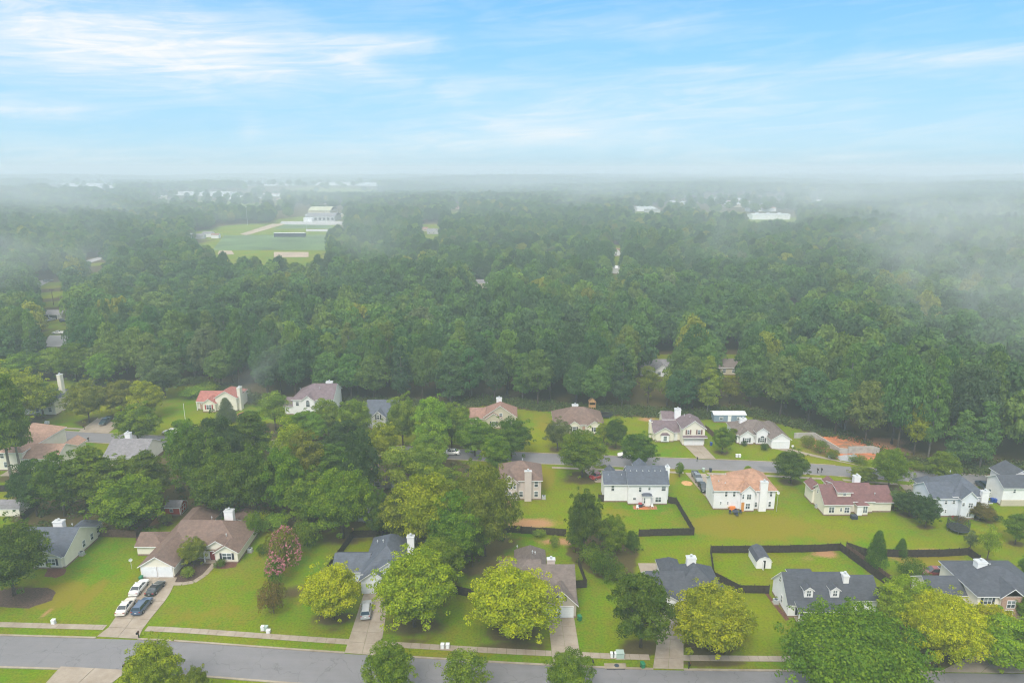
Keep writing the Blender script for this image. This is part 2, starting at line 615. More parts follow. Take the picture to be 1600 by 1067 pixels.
CLAY = [(830, 818, 50, 11, .85), (1288, 864, 24, 8, .95), (1262, 872, 20, 6, .5), (890, 652, 30, 6, .9), (1012, 655, 22, 5, .7), (1335, 700, 75, 16, 1.3),
        (1425, 728, 40, 7, .9), (243, 812, 20, 14, .8), (250, 800, 30, 8, .6), (880, 846, 45, 7, .8), (73, 957, 9, 12, .7), (100, 948, 14, 14, .35), (1040, 800, 30, 10, .35),
        (1450, 860, 30, 6, .7), (1400, 872, 30, 10, .5), (1215, 760, 12, 8, .5), (960, 965, 14, 16, .35), (870, 700, 14, 6, .4), (1280, 688, 30, 10, 1.0), (1385, 690, 40, 8, .9),
        (1520, 746, 90, 3, .5), (790, 870, 30, 10, .4), (1195, 775, 14, 14, .4), (1003, 790, 24, 5, .5)]
LITTER_SHADE = [(700, 905, 14, 10, .9), (455, 925, 22, 16, .7), (750, 880, 45, 25, .9), (690, 940, 30, 20, .5), (800, 1010, 80, 14, .7), (1000, 1018, 40, 8, .9), (1110, 1035, 70, 9, .8),
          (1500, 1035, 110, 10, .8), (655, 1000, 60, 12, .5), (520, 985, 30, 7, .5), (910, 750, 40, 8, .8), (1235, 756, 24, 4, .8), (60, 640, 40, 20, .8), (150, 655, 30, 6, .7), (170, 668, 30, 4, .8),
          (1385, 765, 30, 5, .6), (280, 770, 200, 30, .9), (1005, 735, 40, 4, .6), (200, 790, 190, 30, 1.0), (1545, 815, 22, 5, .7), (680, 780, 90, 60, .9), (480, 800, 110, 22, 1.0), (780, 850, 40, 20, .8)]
DRY = [(1170, 822, 120, 24, 1.0), (1040, 740, 28, 20, .8), (1300, 835, 90, 18, .6), (330, 960, 120, 30, .5), (90, 930, 50, 30, .9), (140, 930, 18, 30, .8), (430, 890, 60, 60, .5),
       (850, 745, 22, 22, .9), (1450, 875, 70, 14, .8), (500, 920, 60, 50, .5), (1230, 735, 90, 8, .6), (700, 1020, 300, 12, .4), (850, 660, 30, 25, .6), (60, 850, 90, 14, .5), (1240, 905, 30, 60, .3),
       (960, 800, 60, 20, .5), (820, 890, 60, 20, .7), (420, 830, 60, 20, .5), (130, 640, 70, 20, .4), (1180, 735, 60, 8, .7)]
WOODS = [W([(14, 812), (60, 836), (225, 838), (262, 800), (300, 800), (470, 832), (566, 826), (570, 700), (420, 660), (300, 690), (110, 735), (20, 770)]),
         W([(580, 812), (600, 870), (740, 884), (792, 842), (786, 760), (700, 712), (590, 700)]),
         W([(884, 870), (930, 905), (990, 905), (998, 850), (940, 830), (890, 835)])]
CLEAR_PX = [  # bottom of the gap to its top, as seen
    [(52, 500), (112, 500), (112, 450), (52, 450)], [(45, 452), (85, 452), (90, 436), (45, 440)],
    [(72, 540), (112, 540), (110, 500), (60, 500)], [(130, 416), (168, 412), (168, 400), (125, 405)],
    [(322, 398), (512, 398), (520, 350), (335, 350)], [(430, 352), (545, 352), (540, 318), (462, 320)], [(425, 345), (448, 345), (448, 318), (428, 320)], [(300, 378), (345, 378), (345, 360), (300, 362)],
    [(75, 297), (180, 297), (180, 288), (75, 288)], [(235, 314), (390, 314), (390, 300), (235, 302)], [(375, 318), (450, 318), (450, 282), (375, 285)], [(440, 296), (600, 296), (600, 286), (440, 288)],
    [(985, 332), (1042, 332), (1042, 320), (985, 320)], [(1040, 322), (1110, 322), (1100, 305), (1040, 310)], [(1165, 344), (1250, 344), (1250, 330), (1165, 330)], [(1100, 328), (1230, 328), (1230, 303), (1100, 303)],
    [(732, 464), (775, 464), (772, 448), (732, 450)], [(950, 432), (978, 432), (976, 384), (950, 384)], [(655, 364), (692, 364), (692, 348), (655, 348)], [(1000, 592), (1060, 592), (1055, 552), (1003, 552)],
    [(1120, 590), (1172, 590), (1172, 552), (1120, 552)], [(1228, 492), (1258, 492), (1255, 478), (1228, 480)], [(1262, 312), (1292, 312), (1292, 306), (1262, 306)], [(700, 330), (722, 330), (722, 318), (700, 318)]]
CLEAR = []
CLEAR_LAWN = [W(q) for q in CLEAR_PX]
for q in CLEAR_PX:
    lo = [G(a, b, 20.0 if b < 440 else 17.0) for a, b in q[:2]]
    hi = [G(a, b, 0) for a, b in q[2:]]
    CLEAR.append(lo + hi)


def blobval(L, wx, wy):
    v = 0
    for (cx, cy_, wa, wb, amp) in L:
        q = ((wx - cx) / wa) ** 2 + ((wy - cy_) / wb) ** 2
        if q < 5:
            v = max(v, amp * math.exp(-q))
    return v


def toworld(L):
    r = []
    for (px, py, a, b, amp) in L:
        x, y = G(px, py)
        y1 = G(px, py - b)[1]
        y0 = G(px, py + b)[1]
        r.append((x, y, a / pxm(y), (y1 - y0) / 2, amp))
    return r


def build_ground():
    xs = list(np.arange(-150, 172, 1.0))
    d = 3.0
    while xs[-1] < 9000:
        xs.append(xs[-1] + d)
        d *= 1.16
    d = 3.0
    while xs[0] > -9000:
        xs.insert(0, xs[0] - d)
        d *= 1.16
    ys = list(np.arange(70, 262, 1.0))
    d = 3.0
    while ys[-1] < 9300:
        ys.append(ys[-1] + d)
        d *= 1.09
    d = 4.0
    while ys[0] > -400:
        ys.insert(0, ys[0] - d)
        d *= 1.3
    nx, ny = len(xs), len(ys)
    V, M = [], []
    cl, li, dr = toworld(CLAY), toworld(LITTER_SHADE), toworld(DRY)
    for y in ys:
        for x in xs:
            V.append((x, y, terrain(x, y) - 0.0))
            near = -150 <= x <= 172 and 70 <= y <= 262
            if near:
                c, l, r = blobval(cl, x, y), blobval(li, x, y), blobval(dr, x, y)
                k_ = sum(1 for (ax, ay) in ((0, 0), (1.6, .5), (-1.4, .9), (.4, -1.7), (-.9, -1.1)) if any(inpoly(x + ax, y + ay, w) for w in WOODS)) / 5
                l = max(l, k_)
            else:
                c = l = r = 0.0
            if y > interp(EDGE, x) - 1.0:
                l = 1.0
            if y > 430 and l == 1.0 and any(inpoly(x, y, q) for q in CLEAR):
                l = 0.35
            for q in CLEAR_LAWN:
                if y > 200 and inpoly(x, y, q):
                    l = 0.0 if y < 1100 else 0.75
                    r = 0.3
            M += [c, l, r, 1.0]
    F = [(j * nx + i, j * nx + i + 1, (j + 1) * nx + i + 1, (j + 1) * nx + i) for j in range(ny - 1) for i in range(nx - 1)]
    me = bpy.data.meshes.new('ground')
    me.from_pydata(V, [], F)
    a = me.color_attributes.new('cover', 'FLOAT_COLOR', 'POINT')
    a.data.foreach_set('color', M)
    me.polygons.foreach_set('use_smooth', [True] * len(F))
    m = bpy.data.materials.new('lawn')
    m.use_nodes = True
    t = m.node_tree
    b = t.nodes['Principled BSDF']
    b.inputs['Roughness'].default_value = 0.9
    b.inputs['Specular IOR Level'].default_value = 0.0
    P = nd(t, 'ShaderNodeNewGeometry').outputs['Position']
    at = nd(t, 'ShaderNodeAttribute', attribute_name='cover')
    sp = nd(t, 'ShaderNodeSeparateColor')
    lk(t, at.outputs['Color'], sp.inputs[0])
    n1 = noise(t, P, 0.045, 5, 0.62, 0.4)
    n2 = noise(t, P, 0.35, 5, 0.7)
    n3 = noise(t, P, 2.6, 4, 0.7)
    mp = nd(t, 'ShaderNodeMapping')
    mp.inputs['Scale'].default_value = (1.1, 0.12, 1)
    mp.inputs['Rotation'].default_value = (0, 0, R(18))
    lk(t, P, mp.inputs[0])
    n4 = noise(t, mp.outputs[0], 1.0, 3, 0.6)
    g = mixc(t, ramp(t, n1, [(0.36, 0.0), (0.62, 1.0)]), (0.098, 0.220, 0.003), (0.210, 0.232, 0.003))
    g = mixc(t, mth(t, 'MULTIPLY', ramp(t, n2, [(0.44, 0.0), (0.68, 1.0)]), 0.85), g, (0.205, 0.175, 0.018))
    n5 = noise(t, P, 0.11, 6, 0.75, 0.6)
    g = mixc(t, mth(t, 'MULTIPLY', ramp(t, n5, [(0.52, 0.0), (0.70, 1.0)]), 0.6), g, (0.225, 0.165, 0.035))
    n6 = noise(t, P, 1.1, 5, 0.8)
    g = mixc(t, mth(t, 'MULTIPLY', ramp(t, n6, [(0.55, 0.0), (0.75, 1.0)]), 0.5), g, (0.20, 0.21, 0.035))
    g = mixc(t, mth(t, 'MULTIPLY', ramp(t, n3, [(0.35, 1.0), (0.6, 0.0)]), 0.55), g, (0.04, 0.08, 0.006))
    g = mixc(t, mth(t, 'MULTIPLY', n4, 0.22), g, (0.062, 0.115, 0.005))

    def msk(ch, lo=0.30, hi=0.62):
        s_ = mth(t, 'ADD', sp.outputs[ch], mth(t, 'MULTIPLY', mth(t, 'SUBTRACT', mth(t, 'ADD', mth(t, 'MULTIPLY', n2, 0.6), mth(t, 'MULTIPLY', n3, 0.4)), 0.5), 0.9))
        r = nd(t, 'ShaderNodeMapRange', interpolation_type='SMOOTHSTEP')
        r.inputs['From Min'].default_value = lo
        r.inputs['From Max'].default_value = hi
        lk(t, s_, r.inputs['Value'])
        return mth(t, 'MULTIPLY', r.outputs[0], mth(t, 'MULTIPLY', sp.outputs[ch], 8.0, clamp=True))
    g = mixc(t, mth(t, 'MULTIPLY', msk(2), 0.8), g, mixc(t, n3, (0.165, 0.155, 0.008), (0.23, 0.175, 0.025)))
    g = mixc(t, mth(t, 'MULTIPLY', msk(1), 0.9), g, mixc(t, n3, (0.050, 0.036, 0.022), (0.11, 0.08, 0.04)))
    g = mixc(t, mth(t, 'MULTIPLY', msk(0, 0.28, 0.75), 0.9), g, mixc(t, n3, (0.33, 0.15, 0.075), (0.42, 0.25, 0.14)))
    lk(t, g, b.inputs['Base Color'])
    bm = nd(t, 'ShaderNodeBump')
    bm.inputs['Strength'].default_value = 0.6
    bm.inputs['Distance'].default_value = 0.12
    lk(t, noise(t, P, 6, 5, 0.7), bm.inputs['Height'])
    lk(t, bm.outputs[0], b.inputs['Normal'])
    me.materials.append(m)
    o = bpy.data.objects.new('ground', me)
    C.objects.link(o)
    o['kind'] = 'structure'


FRONT = [(-150, 97.0), (-120, 95.6), (-85, 93.9), (-57.7, 92.8), (-30.7, 90.0), (-16, 88.7), (0, 87.3), (19.7, 86.0), (39.4, 85.7), (78, 85.2), (150, 85)]
BACK = [(-220, 198), (-165, 190), (-129, 184), (-111, 181.6), (-60, 176.5), (6.8, 168.4), (33.6, 165.9), (61, 163.6), (82, 161), (97, 158), (111, 156), (125, 153.6), (150, 149.5), (190, 143)]


def smooth_line(P, n=4):
    x0, x1 = P[0][0], P[-1][0]
    k = int((x1 - x0) / 3)
    xs = [x0 + (x1 - x0) * i / k for i in range(k + 1)]
    ys = [interp(P, x) for x in xs]
    for _ in range(n):
        ys = [ys[0]] + [(a + b * 2 + c) / 4 for a, b, c in zip(ys, ys[1:], ys[2:])] + [ys[-1]]
    return list(zip(xs, ys))


def strip(name, P, o0, o1, z, m, x0=None, x1=None, h=None, parent=None, build=True, mb=None):
    own = mb is None
    mb = mb or MB()
    L = [(x, y) for x, y in P if (x0 is None or x >= x0) and (x1 is None or x <= x1)]
    if x0 is not None:
        L = [(x0, interp(P, x0))] + L
    if x1 is not None:
        L.append((x1, interp(P, x1)))
    for (ax, ay), (bx, by) in zip(L, L[1:]):
        if bx - ax < 1e-4:
            continue
        if h is None:
            mb.face([(ax, ay + o0, z), (bx, by + o0, z), (bx, by + o1, z), (ax, ay + o1, z)])
        else:
            i = len(mb.v)
            mb.v += [(ax, ay + o0, z), (bx, by + o0, z), (bx, by + o1, z), (ax, ay + o1, z),
                     (ax, ay + o0, z + h), (bx, by + o0, z + h), (bx, by + o1, z + h), (ax, ay + o1, z + h)]
            for q in ((4, 5, 6, 7), (0, 1, 5, 4), (2, 3, 7, 6), (1, 2, 6, 5), (3, 0, 4, 7)):
                mb.f.append(tuple(i + k for k in q))
                mb.m.append(0)
    if own:
        return mb.build(name, m, parent)


FR, BR = smooth_line(FRONT), smooth_line(BACK)
strip('road', FR, -3.45, 3.45, 0.012, 'asphalt')['kind'] = 'structure'
strip('road', BR, -3.3, 3.3, 0.012, 'asphalt')['kind'] = 'structure'
tag(polysheet('road_patch', [(64.5, 160.6), (72.5, 159.6), (69.5, 162.6), (63.5, 163.8)], 0.018, 'patch_asphalt'), kind='structure')
DRV_FRONT = [(-68.5, -61.4), (-26.7, -21.0), (6.3, 10.9), (21.8, 26.5), (65.5, 78.5)]


def gaps(lo, hi, G_):
    segs, a = [], lo
    for g0, g1 in sorted(G_):
        if g0 > a:
            segs.append((a, min(g0, hi)))
        a = max(a, g1)
    if a < hi:
        segs.append((a, hi))
    return segs


for (a, b) in gaps(-150, 150, DRV_FRONT):
    strip('kerb', FR, 3.45, 3.80, 0.0, 'kerb_concrete', a, b, h=0.13)['kind'] = 'structure'
strip('kerb', FR, -3.80, -3.45, 0.0, 'kerb_concrete', -59, 150, h=0.13)['kind'] = 'structure'
strip('kerb', FR, -3.80, -3.45, 0.0, 'kerb_concrete', -150, -70, h=0.13)['kind'] = 'structure'
DRV_BACK_N = [(49.2, 54.2), (-127, -117.5), (84, 91)]
DRV_BACK_S = [(43.8, 49.0), (17.5, 21.0), (77.4, 81.7), (94.6, 97.1), (-129, -121), (104, 108)]
for (a, b) in gaps(-180, 180, DRV_BACK_N):
    strip('kerb', BR, 3.3, 3.6, 0.0, 'kerb_concrete', a, b, h=0.12)['kind'] = 'structure'
for (a, b) in gaps(-180, 180, DRV_BACK_S):
    strip('kerb', BR, -3.6, -3.3, 0.0, 'kerb_concrete', a, b, h=0.12)['kind'] = 'structure'


def slabs(name, P, off, w, x0, x1, step, z=0.02, h=0.05):
    """pavement of separate cast slabs with open joints"""
    root = bpy.data.objects.new(name, None)
    C.objects.link(root)
    root['kind'] = 'structure'
    x = x0
    k = 0
    rr = random.Random(int(x0 * 7) + 3)
    while x < x1 - 0.1:
        xe = min(x + step - 0.04, x1)
        ya, yb = interp(P, x) + off, interp(P, xe) + off
        dz = rr.uniform(0, 0.012)
        mb = MB()
        mb.v = [(x, ya, z), (xe, yb, z), (xe, yb + w, z), (x, ya + w, z), (x, ya, z + h + dz), (xe, yb, z + h + dz), (xe, yb + w, z + h + dz), (x, ya + w, z + h + dz)]
        for q in ((4, 5, 6, 7), (0, 1, 5, 4), (1, 2, 6, 5), (2, 3, 7, 6), (3, 0, 4, 7)):
            mb.f.append(q)
            mb.m.append(0)
        mb.build('slab', 'concrete', root)
        x += step
        k += 1
    return root


for (a, b) in gaps(-120, 95, DRV_FRONT):
    slabs('pavement', FR, 5.6, 1.25, a, b, 1.55)
for (a, b) in gaps(10, 125, DRV_BACK_S):
    slabs('pavement', BR, -6.0, 1.0, a + .3, b - .3, 2.4)
for (a, b) in [(-150, -118), (-102, -86)]:
    slabs('pavement', BR, 4.9, 1.1, a, b, 2.4)


def driveway(pl, pr, z=0.02, n=6, cols=2, m='concrete'):
    """pl, pr: left and right edge, each (x,y) from the street up to the house; cast slabs with joints"""
    root = bpy.data.objects.new('driveway', None)
    C.objects.link(root)
    root['kind'] = 'structure'

    def at(L, f):
        T = [0]
        for (a, b), (c, d) in zip(L, L[1:]):
            T.append(T[-1] + math.hypot(c - a, d - b))
        s_ = f * T[-1]
        for i in range(len(L) - 1):
            if s_ <= T[i + 1] + 1e-6:
                q = (s_ - T[i]) / max(1e-6, T[i + 1] - T[i])
                return L[i][0] + (L[i + 1][0] - L[i][0]) * q, L[i][1] + (L[i + 1][1] - L[i][1]) * q
        return L[-1]
    for i in range(n):
        f0, f1 = i / n, (i + 1) / n - 0.004
        for c in range(cols):
            g0, g1 = c / cols, (c + 1) / cols - 0.008
            Q = []
            for f, g in ((f0, g0), (f0, g1), (f1, g1), (f1, g0)):
                a, b = at(pl, f), at(pr, f)
                Q.append((a[0] + (b[0] - a[0]) * g, a[1] + (b[1] - a[1]) * g))
            mb = MB()
            i0 = 0
            hh = 0.055 + rnd.uniform(0, 0.01)
            mb.v = [(x, y, z) for x, y in Q] + [(x, y, z + hh) for x, y in Q]
            for q in ((4, 5, 6, 7), (0, 1, 5, 4), (1, 2, 6, 5), (2, 3, 7, 6), (3, 0, 4, 7)):
                mb.f.append(q)
                mb.m.append(0)
            mb.build('slab', m, root)
    return root


driveway([(-68.5, 97.2), (-67.9, 99.5), (-69.7, 114.0)], [(-61.4, 96.6), (-62.0, 99.5), (-61.9, 108), (-63.2, 114)], n=7)
driveway([(-26.7, 93.3), (-26.9, 108.9)], [(-21.0, 92.6), (-21.5, 99.6), (-22.2, 108.9)], n=6)
driveway([(6.4, 90.6), (6.2, 102.0)], [(10.9, 90.3), (10.7, 102)], n=5)
driveway([(21.8, 89.8), (24.0, 97), (24.2, 103.3)], [(26.5, 89.6), (28.3, 97), (28.2, 103.3)], n=6)
driveway([(65.5, 89.0), (73, 92.6), (83.0, 100.7)], [(78.5, 88.8), (82.5, 93), (88.5, 100.7)], n=5)
driveway([(43.9, 159.5), (45.4, 147.0)], [(49.0, 158.9), (49.0, 156), (47.4, 147)], n=5, cols=2)
driveway([(49.3, 168.3), (48.0, 177.2)], [(54.2, 167.6), (53.2, 177.2)], n=4)
driveway([(77.4, 155.4), (75.8, 151.0)], [(81.7, 154.5), (80.0, 150.0)], n=2)
driveway([(94.6, 153.0), (93.5, 144.5)], [(97.1, 152.6), (96.3, 144.5)], n=3)
driveway([(17.5, 163.8), (20.6, 154)], [(21.0, 163.4), (24.4, 154)], n=3)
driveway([(-127, 187.0), (-128, 199)], [(-117.5, 185.8), (-119, 199)], n=3)
driveway([(-129, 180.6), (-129, 178.2)], [(-121, 179.4), (-123, 176)], n=1)
driveway([(104, 153.4), (105, 146)], [(108, 152.7), (109, 146)], n=2)
driveway([(74.6, 173.2), (72.0, 174.7)], [(91, 163.2), (76.4, 174.7)], n=2)
driveway([(-70, 90.2), (-70, 84)], [(-59, 89.4), (-61, 84)], n=2)

for nm, pts, m, jit in [
    ('mulch_bed', W([(-20, 925), (30, 918), (75, 918), (88, 925), (80, 938), (45, 950), (0, 948), (-20, 945)]), 'mulch', .15),
    ('mulch_bed', W([(268, 905), (282, 888), (300, 876), (333, 874), (332, 880), (318, 898), (300, 909), (278, 911)]), 'mulch', .08),
    ('mulch_bed', W([(334, 886), (342, 876), (372, 878), (368, 886), (345, 889)]), 'red_mulch', .08),
    ('mulch_bed', W([(70, 900), (74, 888), (104, 888), (100, 898), (86, 903)]), 'red_mulch', .12),
    ('mulch_bed', W([(1196, 918), (1203, 930), (1234, 968), (1228, 970), (1206, 942), (1192, 922)]), 'red_mulch', .08),
    ('mulch_bed', W([(262, 822), (252, 818), (260, 812), (272, 818)]), 'mulch', .1),
    ('mulch_bed', W([(213, 845), (212, 836), (245, 832), (250, 842), (235, 845)]), 'red_mulch', .12),
    ('mulch_ring', [(42.9 + 1.35 * cos(a * pi / 7), 153.6 + 1.35 * sin(a * pi / 7)) for a in range(14)], 'orange_wood', .05),
    ('gravel_patch', W([(1308, 712), (1335, 709), (1345, 718), (1330, 722), (1312, 719)]), 'gravel', .2),
    ('clay_pit', W([(1262, 690), (1290, 684), (1360, 686), (1375, 700), (1370, 716), (1340, 720), (1305, 716), (1275, 700)]), 'clay', .5),
]:
    o = polysheet(nm, pts, 0.016 if nm != 'gravel_patch' else 0.024, m, 'structure', jit)
# brick path round the front bed of the brown roofed ranch
pp = W([(270, 912), (285, 912), (303, 909), (320, 898), (331, 886), (335, 880)])
for (a, b) in [(pp[:-1], pp[1:])]:
    root = bpy.data.objects.new('path', None)
    C.objects.link(root)
    root['kind'] = 'structure'
    for p, q in zip(a, b):
        L = math.hypot(q[0] - p[0], q[1] - p[1])
        n = max(1, int(L / 0.9))
        nx, ny = -(q[1] - p[1]) / L * .5, (q[0] - p[0]) / L * .5
        for k in range(n):
            f0, f1 = k / n, (k + .95) / n
            A = (p[0] + (q[0] - p[0]) * f0, p[1] + (q[1] - p[1]) * f0)
            B = (p[0] + (q[0] - p[0]) * f1, p[1] + (q[1] - p[1]) * f1)
            mb = MB()
            Q = [(A[0] - nx, A[1] - ny), (B[0] - nx, B[1] - ny), (B[0] + nx, B[1] + ny), (A[0] + nx, A[1] + ny)]
            mb.v = [(x, y, .02) for x, y in Q] + [(x, y, .07) for x, y in Q]
            for f in ((4, 7, 6, 5), (0, 1, 5, 4), (1, 2, 6, 5), (2, 3, 7, 6), (3, 0, 4, 7)):
                mb.f.append(f)
                mb.m.append(0)
            mb.build('paving_slab', 'concrete', root)


# ---------------------------------------------------------------- houses
class House:
    def __init__(s, name, label, cx, cy, wall, roof, cat='house', group=None, rz=0.0):
        s.off = (cx, cy, 0)
        s.o = empty(name, (cx, cy, 0), label, cat, group)
        s.o.rotation_euler.z = rz
        s.wall, s.roofm = wall, roof
        s.w, s.r, s.t, s.fd, s.k = MB(), MB(), MB(), MB(), 0
        s.roof_obj = None

    def wing(s, x0, x1, y0, y1, h, axis='x', ends='gg', pitch=0.6, ov=0.4, z0=0.0, walls=True, og=0.3, over=None):
        w = s.w
        s.k += 1
        e = .005 * s.k       # no two wings of a house share a plane
        x0, x1, y0, y1 = x0 - e, x1 + e, y0 - e, y1 + e
        if z0 == 0 and walls:
            s.fd.box(x0 - .03, x1 + .03, y0 - .03, y1 + .03, 0, .30 + e)
        if ends == 'hh':
            axis = 'x' if (x1 - x0) >= (y1 - y0) else 'y'
        if axis == 'x':
            a0, a1, b0, b1 = x0, x1, y0, y1
            T = lambda a, b, z: (a, b, z)
        else:
            a0, a1, b0, b1 = y0, y1, x0, x1
            T = lambda a, b, z: (b, a, z)
        half = (b1 - b0) / 2
        bm = (b0 + b1) / 2
        rz = h + half * pitch
        if walls:
            w.face([T(a0, b0, z0), T(a1, b0, z0), T(a1, b0, h), T(a0, b0, h)])
            w.face([T(a0, b1, z0), T(a1, b1, z0), T(a1, b1, h), T(a0, b1, h)])
            for a, e in ((a0, ends[0]), (a1, ends[1])):
                P = [T(a, b0, z0), T(a, b1, z0), T(a, b1, h)]
                if e == 'g':
                    P.append(T(a, bm, rz))
                P.append(T(a, b0, h))
                w.face(P)
        if over is not None:   # overhang of the two sides can differ (shed porch)
            ovb0, ovb1 = over
        else:
            ovb0 = ovb1 = ov
        A0 = a0 - (og if ends[0] == 'g' else ov)
        A1 = a1 + (og if ends[1] == 'g' else ov)
        lift = 0.10
        ez0, ez1 = h - ovb0 * pitch + lift, h - ovb1 * pitch + lift
        rr = rz + lift
        ins = min(half + ov, (A1 - A0) * (.499 if ends == 'hh' else .9))
        r0 = A0 if ends[0] == 'g' else A0 + ins
        r1 = A1 if ends[1] == 'g' else A1 - ins
        V = [(A0, b0 - ovb0, ez0), (A1, b0 - ovb0, ez0), (A1, b1 + ovb1, ez1), (A0, b1 + ovb1, ez1), (r0, bm, rr), (r1, bm, rr)]
        F = [(0, 1, 5, 4), (2, 3, 4, 5)]
        if ends[0] == 'h':
            F.append((3, 0, 4))
        if ends[1] == 'h':
            F.append((1, 2, 5))
        s._slab(V, F, T, flip=(axis == 'y'))
        return s

    def shed(s, x0, x1, y0, y1, z_lo, z_hi, low='S', ov=0.25):
        """single sloped roof"""
        T = lambda a, b, z: (a, b, z)
        if low == 'S':
            V = [(x0 - ov, y0 - ov, z_lo), (x1 + ov, y0 - ov, z_lo), (x1 + ov, y1, z_hi), (x0 - ov, y1, z_hi)]
        elif low == 'N':
            V = [(x0 - ov, y0, z_hi), (x1 + ov, y0, z_hi), (x1 + ov, y1 + ov, z_lo), (x0 - ov, y1 + ov, z_lo)]
        elif low == 'W':
            V = [(x0 - ov, y0 - ov, z_lo), (x1, y0 - ov, z_hi), (x1, y1 + ov, z_hi), (x0 - ov, y1 + ov, z_lo)]
        else:
            V = [(x0, y0 - ov, z_hi), (x1 + ov, y0 - ov, z_lo), (x1 + ov, y1 + ov, z_lo), (x0, y1 + ov, z_hi)]
        s._slab(V, [(0, 1, 2, 3)], T)
        return s

    def _slab(s, V, F, T, flip=False, th=0.17, mb=None):
        r = mb or s.r
        i = len(r.v)
        n = len(V)
        r.v += [T(*v) for v in V] + [T(v[0], v[1], v[2] - th) for v in V]
        edges = {}
        for f in F:
            ff = f[::-1] if flip else f
            r.f.append(tuple(i + k for k in ff))
            r.m.append(0)
            r.f.append(tuple(i + n + k for k in ff[::-1]))
            r.m.append(1)
            for a, b in zip(f, f[1:] + f[:1]):
                edges[frozenset((a, b))] = edges.get(frozenset((a, b)), 0) + 1
        for f in F:
            for a, b in zip(f, f[1:] + f[:1]):
                if edges[frozenset((a, b))] == 1:
                    r.f.append((i + a, i + b, i + n + b, i + n + a))
                    r.m.append(1)

    def bx(s, *a):
        s.w.box(*a)
        return s

    def done(s):
        wl = s.w.build('wall', s.wall, s.o, s.off)
        s.roof_obj = s.r.build('roof', [s.roofm, 'white_trim'], s.o, s.off) if s.r.f else None
        s.wall_obj = wl
        if s.fd.f:
            s.fd.build('foundation', 'foundation_brick', s.o, s.off)
        return s

    # ---- fittings
    def _map(s, face, p):
        if face == 'S':
            return lambda u, n, z: (u, p - n - .035, z)
        if face == 'N':
            return lambda u, n, z: (u, p + n + .035, z)
        if face == 'W':
            return lambda u, n, z: (p - n - .035, u, z)
        return lambda u, n, z: (p + n + .035, u, z)

    def _b(s, mb, T, u0, u1, n0, n1, z0, z1, m=0):
        a, b = T(u0, n0, z0), T(u1, n1, z1)
        mb.box(min(a[0], b[0]), max(a[0], b[0]), min(a[1], b[1]), max(a[1], b[1]), z0, z1, m)

    def win(s, face, p, u, z, w=0.9, h=1.4, sh=None, glass='glass', mull=False, arch=False, label=None):
        T = s._map(face, p)
        mb = MB()
        fw = 0.09
        for q in ((u - w / 2 - fw, u - w / 2, z - fw, z + h + fw), (u + w / 2, u + w / 2 + fw, z - fw, z + h + fw),
                  (u - w / 2, u + w / 2, z - fw, z), (u - w / 2, u + w / 2, z + h, z + h + fw), (u - w / 2, u + w / 2, z + h * .5 - .03, z + h * .5 + .03)):
            s._b(mb, T, q[0], q[1], 0.0, 0.06, q[2], q[3])
        if mull:
            s._b(mb, T, u - .04, u + .04, 0.0, 0.055, z, z + h)
        f = mb.build('window', 'white_trim', s.o, s.off)
        if label:
            f['label'] = label
        for k in (0, 1):
            g = MB()
            z0 = z + h * .5 * k + (0.03 if k else 0)
            z1 = z + h * .5 * (k + 1) - (0.0 if k else 0.03)
            s._b(g, T, u - w / 2, u + w / 2, 0.01, 0.03, z0, z1)
            g.build('pane', glass if k == 0 else 'blind_glass', f, s.off)
        if arch:
            mb = MB()
            P = [T(u + (w / 2) * cos(pi * i / 8), 0.05, z + h + fw + (w / 2) * sin(pi * i / 8)) for i in range(9)]
            mb.face(P)
            Q = [T(u + (w / 2 + .09) * cos(pi * i / 8), 0.03, z + h + fw + (w / 2 + .09) * sin(pi * i / 8)) for i in range(9)]
            mb.face(Q, 1)
            mb.build('arched_window', ['glass', 'white_trim'], s.o, s.off)
        if sh:
            for k in (-1, 1):
                g = MB()
                c = u + k * (w / 2 + .13 + .2)
                s._b(g, T, c - .2, c + .2, 0.0, 0.05, z - .05, z + h + .05)
                for j in range(5):
                    s._b(g, T, c - .15, c + .15, 0.05, 0.065, z + h * j / 5 + .03, z + h * (j + 1) / 5 - .06)
                g.build('shutter', sh, s.o, s.off)
        return s

    def door(s, face, p, u, z=0.15, w=0.95, h=2.05, m='white_trim'):
        T = s._map(face, p)
        mb = MB()
        s._b(mb, T, u - w / 2, u + w / 2, 0, .05, z, z + h)
        for j in range(3):
            for k in (-1, 1):
                s._b(mb, T, u + k * .22 - .15, u + k * .22 + .15, .05, .065, z + .15 + j * .62, z + .62 + j * .62)
        d = mb.build('door', m, s.o, s.off)
        g = MB()
        s._b(g, T, u + w / 2 - .14, u + w / 2 - .06, .05, .11, z + .95, z + 1.03)
        g.build('handle', 'steel', d, s.off)
        f = MB()
        s._b(f, T, u - w / 2 - .1, u - w / 2 - .002, 0, .07, z, z + h + .1)
        s._b(f, T, u + w / 2 + .002, u + w / 2 + .1, 0, .07, z, z + h + .1)
        s._b(f, T, u - w / 2 - .1, u + w / 2 + .1, 0, .068, z + h + .102, z + h + .2)
        f.build('door_frame', 'white_trim', s.o, s.off)
        return s

